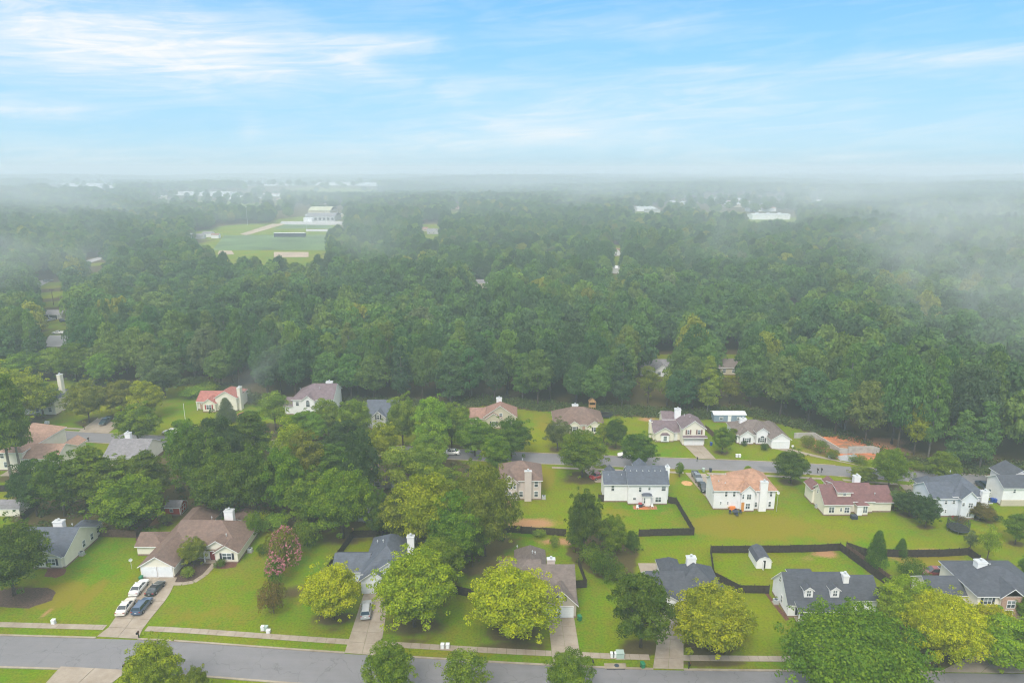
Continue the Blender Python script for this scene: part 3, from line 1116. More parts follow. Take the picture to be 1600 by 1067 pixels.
    def garage(s, face, p, u, w=2.6, h=2.1, z=0.05):
        T = s._map(face, p)
        mb = MB()
        s._b(mb, T, u - w / 2, u + w / 2, 0.0, 0.03, z, z + h)
        for j in range(4):
            for k in range(4):
                a = u - w / 2 + w * k / 4
                s._b(mb, T, a + .06, a + w / 4 - .06, 0.03, 0.05, z + h * j / 4 + .07, z + h * (j + 1) / 4 - .05)
        d = mb.build('garage_door', 'garage_door', s.o, s.off)
        f = MB()
        s._b(f, T, u - w / 2 - .12, u - w / 2 - .003, 0, .08, z, z + h + .12)
        s._b(f, T, u + w / 2 + .003, u + w / 2 + .12, 0, .08, z, z + h + .12)
        s._b(f, T, u - w / 2 - .12, u + w / 2 + .12, 0, .078, z + h + .122, z + h + .24)
        f.build('door_frame', 'white_trim', s.o, s.off)
        return s

    def chimney(s, x, y, w=1.4, d=0.9, z0=0.0, z1=8.0, m='white_trim'):
        mb = MB()
        mb.box(x - w / 2, x + w / 2, y - d / 2, y + d / 2, z0, z1)
        par = s.roof_obj if (s.roof_obj and z0 > 2) else s.o
        off = s.off
        c = mb.build('chimney', m, par, off)
        k = MB()
        e = .08
        k.box(x - w / 2 - e, x + w / 2 + e, y - d / 2 - e, y + d / 2 + e, z1, z1 + .16, 0)
        k.box(x - w / 2 - .02, x + w / 2 + .02, y - d / 2 - .02, y + d / 2 + .02, z1 + .16, z1 + .24, 1)
        k.cyl(x, y, z1 + .24, z1 + .55, .16, .16, 8, 1)
        k.cyl(x, y, z1 + .55, z1 + .68, .26, .2, 8, 1)
        if par is s.o:
            k.build('chimney_cap', [m, 'galvanised'], c, s.off)
        else:
            k.build('chimney_cap', [m, 'galvanised'], s.roof_obj, off)
        return s

    def vents(s, L):
        for x, y, z in L:
            mb = MB()
            mb.cyl(x, y, z - .4, z + .25, .07, .07, 6)
            mb.cyl(x, y, z - .02, z + .03, .16, .16, 6)
            mb.build('vent_pipe', 'galvanised', s.roof_obj, s.off)
        return s

    def post(s, L, h, w=.16, z0=0.05):
        for x, y in L:
            mb = MB()
            mb.box(x - w / 2, x + w / 2, y - w / 2, y + w / 2, z0, h)
            mb.box(x - w / 2 - .05, x + w / 2 + .05, y - w / 2 - .05, y + w / 2 + .05, h - .18, h - .02)
            mb.box(x - w / 2 - .05, x + w / 2 + .05, y - w / 2 - .05, y + w / 2 + .05, z0, z0 + .15)
            mb.build('porch_post', 'white_trim', s.o, s.off)
        return s

    def extra(s, name, m, fn):
        mb = MB()
        fn(mb)
        return mb.build(name, m, s.o, s.off)


WHT, CRM, TAN, GRY = 'white_siding', 'cream_siding', 'tan_siding', 'grey_siding'
SD, SR = 'shutter_dark', 'shutter_red'

# slate roofed cream house at the left of the front row
h = House('cream_house', 'cream one storey house with slate blue roof beside the dark tree at the lower left', -91.5, 121, CRM, 'slate_shingle')
h.wing(-99, -86.3, 117.2, 127.8, 2.7, 'x', 'gg', 0.55)
h.wing(-92.6, -86.75, 116.9, 122, 2.68, 'y', 'gh', 0.5, og=0.4, ov=.38)
h.wing(-90.9, -86.72, 124, 130.4, 2.75, 'y', 'gh', 0.62, ov=.36)
h.done()
h.win('S', 116.9, -88.6, 0.8, 1.3, 1.3, SD, mull=True)
h.win('E', -86.3, 123.2, 1.0, .8, 1.3).win('E', -86.3, 125.9, 1.0, .8, 1.3).win('E', -86.72, 128.9, 1.0, 1.2, 1.1)
h.win('S', 117.2, -95.5, .8, 1.2, 1.3, SD)
h.chimney(-91.2, 124.2, 1.9, 1.1, 3.5, 6.0).vents([(-88.9, 124.6, 5.2)])

# brown ranch
h = House('ranch_house', 'sprawling cream ranch house with big brown roof and twin white garage doors', -62, 122, CRM, 'brown_shingle')
h.wing(-70, -63.7, 114.0, 136.5, 2.45, 'y', 'gh', 0.62, og=.35)
h.wing(-66.8, -53.6, 119.9, 130.4, 2.45, 'x', 'gh', 0.62)
h.wing(-57.9, -53.6, 118.9, 123.5, 2.44, 'y', 'gh', 0.62, og=.35)
h.wing(-60.2, -55.6, 119.75, 124.6, 2.9, 'y', 'gh', 0.62, og=.35)
h.wing(-64.2, -62.2, 119.6, 124.0, 3.1, 'y', 'gh', 0.55, og=.25, walls=True)
h.wing(-74.6, -69.8, 121.5, 126.5, 2.3, 'x', 'gh', 0.55)
h.wing(-60, -55.6, 130.2, 134.8, 2.5, 'y', 'gg', 0.35, walls=False)
h.done()
h.garage('S', 114.0, -68.35, 2.65, 2.0).garage('S', 114.0, -65.35, 2.65, 2.0)
h.win('S', 118.9, -55.7, .8, 1.7, 1.3, SD, mull=True)
h.door('S', 119.75, -58.9, .15, .95, 2.0, 'maroon_car_paint')
h.post([(-60.1, 118.9)], 2.4)
h.chimney(-58.4, 127.9, 1.8, 1.1, 3.5, 6.4).vents([(-61.5, 126.6, 5.6), (-56.8, 122.0, 4.4)])
h.extra('porch_slab', 'concrete', lambda b: b.box(-60.3, -57.95, 118.6, 119.7, 0.02, .2))
h.extra('patio_slab', 'tan_lot', lambda b: b.box(-60, -55.2, 130.6, 135.4, 0.02, .1))

# slate house hidden by street trees
h = House('slate_roof_house', 'pale grey house with steep slate roof and tall white chimney behind two street trees', -24, 113, 'bluish_white_siding', 'slate_shingle')
h.wing(-27.3, -19.5, 110.5, 122.5, 3.4, 'y', 'hh', 0.78)
h.wing(-33.2, -27.0, 112.2, 118.4, 2.6, 'x', 'gg', 0.55)
h.wing(-27.3, -22.6, 108.9, 113, 2.9, 'y', 'gh', 0.7, og=.35)
h.wing(-25.2, -19.6, 109.8, 113.5, 3.9, 'y', 'gh', 0.7, og=.35)
h.done()
h.garage('S', 108.9, -26.1, 2.1, 2.0).garage('S', 108.9, -23.8, 2.1, 2.0)
h.win('S', 109.8, -21.3, .9, 1.2, 1.4)
h.win('S', 112.2, -30.2, .9, 1.2, 1.2)
h.chimney(-19.1, 115.6, 1.3, .9, 0, 7.6).vents([(-25.8, 117.5, 5.6), (-24.4, 116.0, 6.6)])

# taupe roof house
h = House('tan_house', 'tan siding house with taupe roof and garage gable behind a yellow green street tree', 5, 108, 'tan_siding', 'taupe_shingle')
h.wing(3.0, 10.85, 102.9, 112.3, 3.0, 'x', 'gg', 0.80)
h.wing(5.9, 11.0, 102.1, 107.5, 2.75, 'y', 'gh', 1.0, og=.35)
h.wing(0.8, 6.1, 108, 119.0, 2.8, 'y', 'hh', 0.95)
h.wing(-2.1, 5, 105.5, 115.5, 2.8, 'x', 'hg', 0.62)
h.done()
h.garage('S', 102.1, 9.35, 2.2, 2.0).garage('S', 102.1, 7.0, 2.2, 2.0)
h.win('S', 102.1, 8.45, 3.35, .75, 1.2, SD)
h.win('S', 105.5, 0.5, .9, 1.4, 1.3)
h.chimney(7.0, 109.0, 1.4, .9, 3.5, 6.9, 'pink_beige_siding').vents([(3.8, 113.2, 6.0), (4.3, 113.2, 5.8), (1.0, 117, 4.8)])

# charcoal house
h = House('charcoal_roof_house', 'house with charcoal hip roof and wide white chimney between dark and olive street trees', 31, 108, WHT, 'charcoal_shingle')
h.wing(28.2, 37.0, 104.2, 113.4, 2.7, 'x', 'hh', 0.80)
h.wing(24.0, 30.4, 104.0, 111.4, 2.7, 'x', 'gg', 0.72)
h.wing(27.8, 31.2, 109, 116.0, 2.6, 'y', 'hh', 0.85)
h.wing(23.8, 28.6, 103.3, 108, 2.6, 'y', 'gh', 0.6)
h.wing(33.4, 37.4, 103.6, 108, 2.6, 'y', 'gh', 0.75)
h.done()
h.garage('S', 103.3, 26.2, 3.6, 2.0)
h.win('S', 103.6, 35.4, .8, 1.3, 1.3, SD)
h.door('S', 104.2, 31.0)
h.chimney(32.3, 109.6, 1.6, 1.0, 4.0, 6.9)
h.extra('patio_slab', 'concrete', lambda b: b.box(24.6, 28.6, 112.2, 118.6, 0.02, .12))

# white cape with two dormers
h = House('cape_house', 'white cape style house with charcoal roof, two dormers and twin garage', 55.5, 105, WHT, 'charcoal_shingle')
h.wing(47.4, 58.2, 102.2, 109.3, 2.9, 'x', 'gg', 1.0)
h.wing(58.2, 63.4, 103.6, 109.6, 2.75, 'x', 'gg', 0.85)
h.wing(50.15, 51.6, 102.75, 105.6, 4.95, 'y', 'gg', 0.75, z0=3.3, og=.2, ov=.2)
h.wing(54.65, 56.1, 102.75, 105.6, 5.0, 'y', 'gg', 0.75, z0=3.3, og=.2, ov=.2)
h.shed(48.5, 57.6, 100.4, 102.4, 2.45, 3.18, 'S', .15)
h.wing(51.2, 55.0, 109, 112.2, 2.8, 'y', 'gh', 0.35)
h.done()
h.garage('S', 103.6, 59.7, 2.3, 2.0).garage('S', 103.6, 62.05, 2.3, 2.0)
h.win('S', 102.75, 50.87, 3.8, .65, 1.05, mull=True).win('S', 102.75, 55.37, 3.85, .65, 1.05, mull=True)
h.win('W', 47.4, 106.4, 4.2, .6, 1.0).win('W', 47.4, 105.0, 1.0, .5, 1.3)
h.win('S', 102.2, 49.7, .6, 1.1, 1.5, SD).win('S', 102.2, 51.9, .6, .8, 1.5, SD).win('S', 102.2, 55.8, .6, 1.1, 1.5, SD)
h.door('S', 102.2, 53.6, .15, .95, 2.0, 'maroon_car_paint')
h.post([(48.6, 100.5), (50.8, 100.5), (53.0, 100.5), (55.2, 100.5), (57.5, 100.5)], 2.4)
h.extra('porch_slab', 'concrete', lambda b: b.box(48.5, 57.6, 100.4, 102.15, 0.02, .2))
h.extra('porch_railing', 'white_trim', lambda b: [b.box(48.6, 57.4, 100.44, 100.5, .95, 1.02)] + [b.box(48.7 + i * .3, 48.74 + i * .3, 100.45, 100.49, .2, .95) for i in range(29)])
h.chimney(57.9, 105.0, .95, 1.3, 2.5, 6.4)

# charcoal hip house at the right, brick bay
h = House('brick_bay_house', 'two storey cream house with brick bay and charcoal roof behind bright yellow green tree', 82, 106, CRM, 'charcoal_shingle')
h.wing(78.9, 91.0, 101.3, 111.5, 5.0, 'x', 'hh', 0.42)
h.wing(72.6, 82, 104.0, 109.2, 3.4, 'x', 'gg', 0.68)
h.wing(80.3, 83.8, 106, 113.4, 2.8, 'y', 'gh', 0.8)
h.wing(82.6, 86.2, 100.9, 106, 5.0, 'y', 'gh', 0.8, og=.3)
h.done()
h.extra('brick_bay', 'red_brick', lambda b: [b.box(82.62, 86.18, 100.7, 100.89, 0, 5.0), b.face([(82.62, 100.88, 5.0), (86.18, 100.88, 5.0), (84.4, 100.88, 6.4)])])
h.win('S', 101.3, 80.6, 3.3, 1.3, 1.2, SD, mull=True).win('S', 100.7, 84.2, 3.0, 1.3, 1.3, mull=True)
h.door('S', 100.7, 84.0, .1, 1.3, 2.3, 'shutter_dark')
h.win('W', 72.6, 106.6, 1.1, .9, 1.2)
h.chimney(82.9, 107.4, 1.7, 1.2, 4.0, 7.5).vents([(84.6, 107.4, 7.0)])
h.extra('porch_roof', 'charcoal_shingle', lambda b: b.box(80.2, 82.4, 100.3, 101.28, 2.5, 2.65, 0, (80.5, 82.1, 100.9, 101.28)))

# ---- middle row (backs towards us)
h = House('two_storey_tan_house', 'two storey tan house with brown hip roof and full height chimney by olive trees', 2.5, 149, 'pink_beige_siding', 'brown_shingle')
h.wing(-2.8, 6.75, 145.0, 153.6, 5.2, 'x', 'hh', 0.62)
h.wing(-2.6, 1.2, 144.3, 149, 5.0, 'y', 'gh', 0.85, og=.35)
h.done()
h.chimney(3.7, 144.6, 1.6, .75, 0, 7.3, 'pink_beige_siding')
for x, z in ((5.6, 3.4), (5.6, .9), (2.1, .9)):
    h.win('S', 145.0, x, z, .8, 1.3)
h.win('S', 144.3, -.4, 3.2, .9, 1.3).win('S', 144.3, -.9, .8, 1.4, 1.6, mull=True).win('S', 144.3, .65, 3.2, .4, 1.2).win('S', 144.3, .65, .9, .4, 1.2)
h.vents([(2.5, 150.4, 7.8), (2.6, 149.5, 7.6)])
h.extra('deck', 'orange_wood', lambda b: [b.box(-2.8, -.2, 141.2, 144.2, .1, .3), b.box(-.4, -.25, 141.2, 144.2, .3, 1.0)])

h = House('white_two_storey_house', 'white two storey house with slate roof and small gabled back bay over a patio', 29, 146, WHT, 'slate_shingle')
h.wing(26.6, 35.55, 142.7, 149.6, 5.3, 'x', 'gg', 0.80)
h.wing(21.3, 26.6, 144.0, 149.4, 4.7, 'x', 'gg', 0.66)
h.wing(29.0, 31.6, 146.5, 150.6, 6.8, 'y', 'gg', 0.8)
h.wing(22.4, 24.2, 146.7, 150.6, 5.3, 'y', 'gg', 0.9)
h.wing(29.9, 31.6, 141.7, 142.9, 2.75, 'x', 'hh', 0.4, ov=.3)
h.done()
for x, z, w_, hh in ((29.25, 3.25, .55, 1.15), (31.35, 3.7, .45, .7), (34.6, 3.55, .9, .95), (28.05, 1.3, .65, .55)):
    h.win('S', 142.7, x, z, w_, hh)
h.win('S', 142.7, 33.5, .75, 1.25, 1.15, mull=True)
h.win('S', 144.0, 23.2, 2.9, .6, 1.2)
h.door('S', 141.7, 30.9, .15, .75, 2.0).win('S', 141.7, 30.15, .9, .3, 1.3)
h.chimney(35.9, 145.7, .9, 1.2, 0, 7.9)
h.vents([(27.3, 145.0, 7.3), (28.7, 145.0, 7.3), (30.1, 145.0, 7.3), (31.5, 145.0, 7.3), (32.9, 145.0, 7.3), (34.2, 145.0, 7.3), (22.3, 145.8, 5.9), (25.4, 145.8, 5.9)])

h = House('orange_roof_house', 'white two storey house with orange tan roof and wide white back chimney', 52, 144, WHT, 'orange_shingle')
h.wing(45.5, 53, 140.4, 146.6, 5.0, 'x', 'gg', 0.62)
h.wing(50.9, 59.2, 140.2, 148.8, 5.1, 'x', 'hh', 0.72)
h.wing(51.4, 54.3, 139.4, 144.5, 5.0, 'y', 'gh', 0.95, og=.3)
h.done()
h.chimney(56.3, 139.85, 1.6, .8, 0, 7.0)
for x in (48.2, 50.0):
    h.win('S', 140.4, x, 3.3, .5, 1.15)
for x in (47.1, 48.7):
    h.win('S', 140.4, x, 1.35, .3, .6)
h.win('S', 139.4, 53.0, 3.1, .9, 1.2, mull=True).win('S', 139.4, 52.9, .8, .9, 1.25, mull=True).win('S', 139.4, 51.7, 3.2, .35, 1.1)
h.door('S', 139.4, 51.75, .1, .7, 2.2, 'orange_door')
h.win('S', 140.2, 58.2, 3.4, .5, 1.2).win('S', 140.2, 58.1, .9, .5, 1.2).win('S', 140.2, 55.0, .8, .5, 1.15)
h.win('W', 45.5, 141.0, 3.6, .5, 1.1)
h.vents([(46.8, 142.0, 6.2), (48.2, 141.6, 5.9), (45.9, 143.8, 6.9)])

h = House('maroon_roof_house', 'cream house with maroon saltbox roof, raised dormer and white chimney', 77, 141, CRM, 'maroon_shingle')
h.wing(69.3, 75.2, 137.6, 144.8, 3.0, 'x', 'gg', 0.78)
h.wing(75.2, 80.6, 138.8, 145.2, 3.2, 'x', 'gg', 0.80)
h.wing(79.5, 85.0, 139.2, 145.0, 2.8, 'x', 'gg', 0.80)
h.wing(72.5, 75.4, 138.8, 143.9, 5.25, 'x', 'gg', 0.30, z0=3.5)
h.wing(73.4, 75.2, 143, 147.6, 4.0, 'y', 'gg', 0.8)
h.wing(68.9, 71.0, 143, 146.9, 3.8, 'y', 'gg', 0.7)
h.wing(76.6, 78.9, 137.5, 139, 2.6, 'x', 'hh', 0.45, ov=.25)
h.done()
h.win('S', 137.6, 70.9, .8, 1.1, 1.3, mull=True).win('S', 137.6, 73.0, 1.1, .4, .8).win('S', 137.6, 74.3, .8, 1.0, 1.2, mull=True)
h.win('S', 138.8, 74.0, 4.35, .6, .6).win('S', 137.5, 78.3, .8, .9, 1.5, mull=True, glass='blind_glass').door('S', 137.5, 77.1)
h.win('W', 69.3, 141.4, 3.6, .4, .9)
h.chimney(78.7, 143.4, 1.4, 1.0, 4.0, 6.7)
h.vents([(81.5, 140.2, 4.1)])

h = House('hip_gable_house', 'white two storey house with grey blue roof and tall back gable behind a reddish tree', 98, 139.5, 'bluish_white_siding', 'slate_shingle')
h.wing(92.4, 101, 137.0, 143.4, 4.8, 'x', 'gh', 0.62)
h.wing(97.2, 104.6, 137.2, 146.0, 5.2, 'x', 'hh', 0.72)
h.wing(98.4, 101.6, 136.0, 141.0, 5.1, 'y', 'gh', 0.95, og=.3)
h.wing(94.6, 98, 142, 147.5, 4.2, 'y', 'gh', 0.9)
h.wing(104.4, 106.4, 138.5, 142.5, 2.9, 'x', 'gh', 0.5)
h.done()
h.win('S', 137.0, 95.6, 3.2, .5, .75).win('S', 137.0, 97.3, 3.3, .5, .75).win('S', 137.0, 95.8, 1.1, .3, .7).win('S', 136.0, 98.8, 3.2, .5, .75)
h.win('S', 136.0, 100.4, 2.9, .9, 1.0, mull=True).win('S', 136.0, 100.3, .7, .9, .8, mull=True)
h.chimney(103.7, 136.9, 1.5, .9, 0, 6.2).vents([(99.7, 143.2, 8.1)])

h = House('white_gabled_house', 'tall white house with grey roof at the right edge above a concrete basement wall', 116, 146, WHT, 'grey_shingle')
h.roofm = 'charcoal_shingle'
h.wing(111.8, 121, 142.1, 147.6, 4.7, 'x', 'gg', 0.60)
h.wing(115.6, 122, 146.5, 152, 4.9, 'y', 'gg', 0.55)
h.done()
h.win('S', 142.1, 114.3, 3.3, .5, .8).win('W', 111.8, 146.0, 1.2, .6, 1.0)
h.extra('basement_wall', 'beige_siding', lambda b: b.box(111.75, 121.1, 142.0, 142.3, 0, 1.5))

# big house at the left edge, middle row
h = House('salmon_roof_house', 'large cream two storey house with salmon roof behind two tall pines', -127, 168, CRM, 'salmon_shingle')
h.wing(-134, -124.4, 160.8, 178, 5.2, 'y', 'hh', 0.62)
h.wing(-124.6, -116.0, 161.0, 169.0, 3.4, 'x', 'gg', 0.55)
h.wing(-120.6, -116.6, 167, 174, 3.0, 'y', 'gg', 0.6)
h.done()
h.win('S', 160.8, -128.9, 1.0, .9, 1.4).win('S', 161.0, -122.9, 1.2, .9, 1.2).win('S', 160.8, -131.5, 1.0, .9, 1.4)
h.win('S', 160.8, -129.5, 3.5, .9, 1.2)
h.extra('patio_slab', 'concrete', lambda b: b.box(-128.5, -123, 157.6, 160.7, .02, .15))

h = House('grey_roof_house', 'house with long grey roof and white chimney half hidden behind the pines', -101, 169, CRM, 'grey_shingle')
h.wing(-105, -95, 163, 173, 3.0, 'x', 'gg', 0.55)
h.wing(-102.5, -95.6, 164, 171, 3.4, 'x', 'gg', 0.62)
h.done()
h.win('S', 163, -104, 1, 1, 1.2).win('S', 163, -99, 1, 1, 1.2)
h.chimney(-101.6, 169.0, 1.4, 1.0, 4.0, 6.9)

h = House('brown_roof_cottage', 'small beige house with plum brown roof glimpsed between trees at centre', -31, 158, 'beige_siding', 'brown_shingle')
h.wing(-34, -22, 150.5, 159, 3.2, 'x', 'gg', 0.6)
h.wing(-34.5, -30.5, 149.6, 155, 3.0, 'y', 'gh', 0.6)
h.done()
h.win('S', 149.6, -32.2, 1, 1.2, 1.2).door('S', 150.5, -28.5).win('S', 150.5, -25.0, 1, 1.2, 1.2)

# ---- far row (fronts towards us)
h = House('chimney_stack_house', 'cream two storey house with tall white chimney beside a large yellow green tree', -140, 206, CRM, 'slate_shingle')
h.wing(-153, -142.4, 201, 211, 5.0, 'y', 'gh', 0.55)
h.done()
h.chimney(-143.4, 207, 1.1, 1.5, 0, 11.3, 'cream_siding')
h.win('S', 201, -144, 1.2, 1.0, 1.3).win('S', 201, -148, 1.2, 1.0, 1.3).win('S', 201, -144, 3.6, 1.0, 1.2)

h = House('red_roof_house', 'cream house with bright red roof, red shutters and tall cream chimney', -92, 208, CRM, 'red_shingle')
h.wing(-100.3, -87.2, 206, 213.5, 3.0, 'x', 'gg', 0.55)
h.wing(-93.8, -87.2, 204.6, 213, 4.6, 'y', 'gh', 0.62)
h.wing(-97.6, -93.7, 203.8, 210, 3.0, 'y', 'gh', 0.7)
h.done()
h.win('S', 203.8, -95.7, 1.0, 1.5, 1.4, SR, mull=True)
h.win('E', -87.2, 207.0, 2.0, .7, 1.4)
h.door('S', 206, -99.0, .15, .95, 2.0, 'red_brick').post([(-100.2, 205.4)], 2.7)
h.chimney(-86.7, 206.6, 1.0, 2.0, 0, 7.2, 'cream_siding')

h = House('plum_roof_house', 'white two storey house with plum hip roof and arched front gable among trees', -62, 206, WHT, 'plum_shingle')
h.wing(-68, -55.5, 200.5, 211, 5.6, 'x', 'hg', 0.62)
h.wing(-65, -61, 199.4, 205, 5.4, 'y', 'gh', 0.75)
h.wing(-71, -66, 201.5, 208, 3.0, 'x', 'gg', 0.5)
h.done()
h.win('S', 199.4, -63, 3.4, 1.1, 1.4, arch=True).win('S', 199.4, -63, .8, 1.2, 1.5).win('S', 200.5, -58.5, 3.4, 1.0, 1.3).win('S', 200.5, -66.6, 3.4, .9, 1.2)
h.chimney(-57.8, 206.2, 2.0, 1.2, 6.5, 9.2).vents([(-60.2, 203.6, 8.2), (-66.5, 204.0, 7.8)])

h = House('blue_roof_house', 'grey house with blue grey roof and a small shuttered gable between round trees', -40, 196, GRY, 'slate_shingle')
h.wing(-43.2, -34.5, 190, 199, 4.0, 'x', 'gg', 0.75)
h.wing(-41.5, -37.2, 188.9, 194, 3.9, 'y', 'gh', 0.85)
h.done()
h.win('S', 188.9, -39.3, 3.3, .7, 1.3, SD).garage('S', 188.9, -39.3, 3.4, 2.0)

h = House('rust_roof_house', 'two storey tan house with steep rusty brown roof and central white chimney', -4, 195, 'beige_siding', 'rust_shingle')
h.wing(-8.2, 1.2, 190.2, 198.5, 3.6, 'y', 'gh', 0.72)
h.wing(-12.5, -8.2, 191.5, 198, 2.8, 'x', 'gg', 0.6)
h.wing(-7.6, -3.2, 189.6, 195, 3.3, 'y', 'gh', 0.72)
h.done()
h.win('S', 189.6, -5.4, 1.0, 1.2, 1.3, SD).win('S', 190.2, -1, 1.2, 1.2, 1.2).win('S', 190.2, -3.3, 3.7, .9, .9)
h.chimney(-3.9, 196.2, 1.6, 1.1, 4.0, 7.2).vents([(-4.2, 195.0, 7.0)])

h = House('twin_gable_house', 'cream one storey house with purple brown hip roof and two small front gables', 19.5, 192, CRM, 'brown_shingle')
h.wing(12.4, 26.6, 186.4, 197, 2.9, 'x', 'hh', 0.60)
h.wing(16.6, 19.6, 185.6, 191, 2.8, 'y', 'gh', 0.75)
h.wing(22.0, 25.8, 185.2, 191, 2.8, 'y', 'gh', 0.70)
h.done()
h.win('S', 185.6, 18.1, .9, .9, 1.3, SD).win('S', 185.2, 24.2, .9, 1.1, 1.3, SD).door('S', 186.4, 20.9, .1, .9, 2.0, 'red_brick')
h.chimney(18.8, 192.4, 1.8, .9, 3.5, 6.4)

h = House('split_level_house', 'cream split level house with plum roof, bay window and double garage under shuttered windows', 47, 181, CRM, 'plum_shingle')
h.wing(47.4, 53.5, 177.2, 185.8, 5.1, 'y', 'gh', 0.72, og=.35)
h.wing(40.0, 47.4, 180.4, 186.6, 2.9, 'x', 'gg', 0.68)
h.wing(40.4, 45.5, 179.6, 184.5, 2.8, 'y', 'gh', 0.62, og=.35)
h.wing(43.5, 48.5, 185, 189.5, 5.0, 'x', 'gh', .6)
h.shed(47.5, 53.9, 176.5, 177.2, 2.55, 2.95, 'S', .2)
h.done()
h.garage('S', 177.2, 49.2, 2.5, 2.0).garage('S', 177.2, 51.9, 2.5, 2.0)
h.win('S', 177.2, 48.9, 3.35, .5, 1.2, 'shutter_brown').win('S', 177.2, 51.9, 3.35, .7, 1.2, 'shutter_brown')
h.extra('bay_window_box', 'white_trim', lambda b: b.box(41.9, 44.1, 179.0, 179.6, .3, 2.2))
h.extra('bay_window_roof', 'plum_shingle', lambda b: b.box(41.7, 44.3, 178.9, 179.6, 2.2, 2.75, 0, (42.3, 43.7, 179.4, 179.6)))
h.win('S', 179.0, 43.0, .6, .9, 1.35, glass='blind_glass').door('S', 180.4, 46.2)
h.chimney(47.6, 185.2, 1.7, 1.2, 5.0, 7.7).chimney(39.7, 183.6, .8, 1.4, 0, 4.6, 'cream_siding').vents([(48.9, 182.6, 7.0), (50.0, 180.6, 7.2)])

h = House('white_ranch_house', 'white one storey house with taupe hip roof, three front gables and twin garage', 70.5, 178.5, WHT, 'taupe_shingle')
h.wing(63.0, 74, 178.4, 187.5, 2.9, 'x', 'hh', 0.55)
h.wing(63.5, 67.3, 177.6, 182, 2.8, 'y', 'gh', 0.72)
h.wing(68.1, 71.2, 177.6, 183.5, 3.9, 'y', 'gh', 0.72)
h.wing(71.3, 76.3, 174.8, 187, 2.9, 'y', 'gh', 0.65)
h.done()
h.garage('S', 174.8, 72.65, 2.15, 2.0).garage('S', 174.8, 75.0, 2.15, 2.0)
h.win('S', 177.6, 65.4, .8, 1.1, 1.2, SD, mull=True).win('S', 177.6, 69.7, .8, 1.1, 1.2, SD, mull=True, arch=True)
h.chimney(66.0, 183.6, 1.9, 1.0, 3.5, 5.4)

# blue grey workshop with metal roof
h = House('workshop', 'long blue grey workshop with white metal roof at the foot of the woods', 65.8, 196, 'blue_siding', 'white_metal', 'workshop')
h.wing(61.3, 70.7, 194.7, 198.0, 2.5, 'x', 'gg', 0.28, ov=.15)
h.done()
h.win('S', 194.7, 63.4, 1.0, .9, .8).win('S', 194.7, 68.7, 1.0, .9, .8).door('S', 194.7, 65.9, .1, .8, 2.0)

# ---- far houses in the woods, the carport house
h = House('carport_house', 'low grey roofed house with open carport beside a mown yard in the distant woods', *G(80, 499), GRY, 'grey_shingle')
x, y = G(80, 499)
h.wing(x - 8.5, x + 5.5, y, y + 8, 2.6, 'x', 'gg', 0.35)
h.done()
h.extra('carport_shade_panel', 'black_paint', lambda b: b.box(x - 4.4, x + 3.2, y - .03, y + .02, .1, 2.2))  # black panel on the solid wall, painted in for the shade inside
h.post([(x - 4.6, y - .2), (x - .8, y - .2), (x + 3.4, y - .2)], 2.4)
for i, (px, py, wd, rf, wl, lb) in enumerate([
    (1028, 588, 13, 'grey_shingle', WHT, 'white house with pale grey roof glimpsed through pines behind the split level house'),
    (1146, 586, 12, 'taupe_shingle', 'beige_siding', 'brown roofed house with white chimney in the woods above the workshop'),
    (1243, 490, 10, 'brown_shingle', 'beige_siding', 'small brown roof poking out of the hazy woods at right'),
    (678, 366, 16, 'grey_shingle', GRY, 'grey gabled house among hazy trees right of the sports field'),
    (660, 362, 12, 'rust_shingle', 'beige_siding', 'small rusty roofed house just left of the hazy grey gabled one'),
    (711, 328, 24, 'rust_shingle', 'beige_siding', 'distant brown roofed building alone in the far woods at centre'),
    (962, 400, 12, 'rust_shingle', WHT, 'hazy white and rust coloured house in a narrow forest gap'),
    (966, 428, 9, 'far_roof_white', WHT, 'small bright white roofed building in the narrow forest gap'),
    (886, 384, 18, 'grey_shingle', WHT, 'distant grey roofed house among hazy trees at centre'),
    (738, 372, 12, 'grey_shingle', WHT, 'tiny pale gable in hazy trees right of the grey gabled house'),
    (752, 451, 8, 'grey_shingle', 'beige_siding', 'brownish building behind the pale parking lot in the woods'),
    (812, 460, 9, 'grey_shingle', GRY, 'grey roof peeking above trees right of the pale parking lot'),
    (312, 374, 9, 'grey_shingle', GRY, 'pale low shed left of the sports field, left one'),
    (324, 371, 11, 'grey_shingle', WHT, 'pale low shed left of the sports field, middle one'),
    (336, 373, 8, 'rust_shingle', WHT, 'pale low shed left of the sports field, right one'),
]):
    X, Y = G(px, py)
    hh = House('distant_house', lb, X, Y, wl, rf)
    wh = 3.0 if i < 6 else 4.0
    hh.wing(X - wd / 2, X + wd / 2, Y, Y + min(wd * .7, 14), wh, 'x', 'gg', 0.5)
    if i in (0, 3, 6):
        hh.wing(X - wd * .1, X + wd * .3, Y - 1.5, Y + 6, wh, 'y', 'gg', 0.7)
    hh.done()
    if i in (0, 1, 2, 3, 6):
        for k in (-.3, .0, .3):
            hh.win('S', Y - (1.52 if i in (0, 3, 6) and k == 0 else 0), X + k * wd, 1.0, 1.2, 1.2)
    if i in (1,):
        hh.chimney(X + wd * .4, Y + 4, 1.2, 1.0, 3, 7)


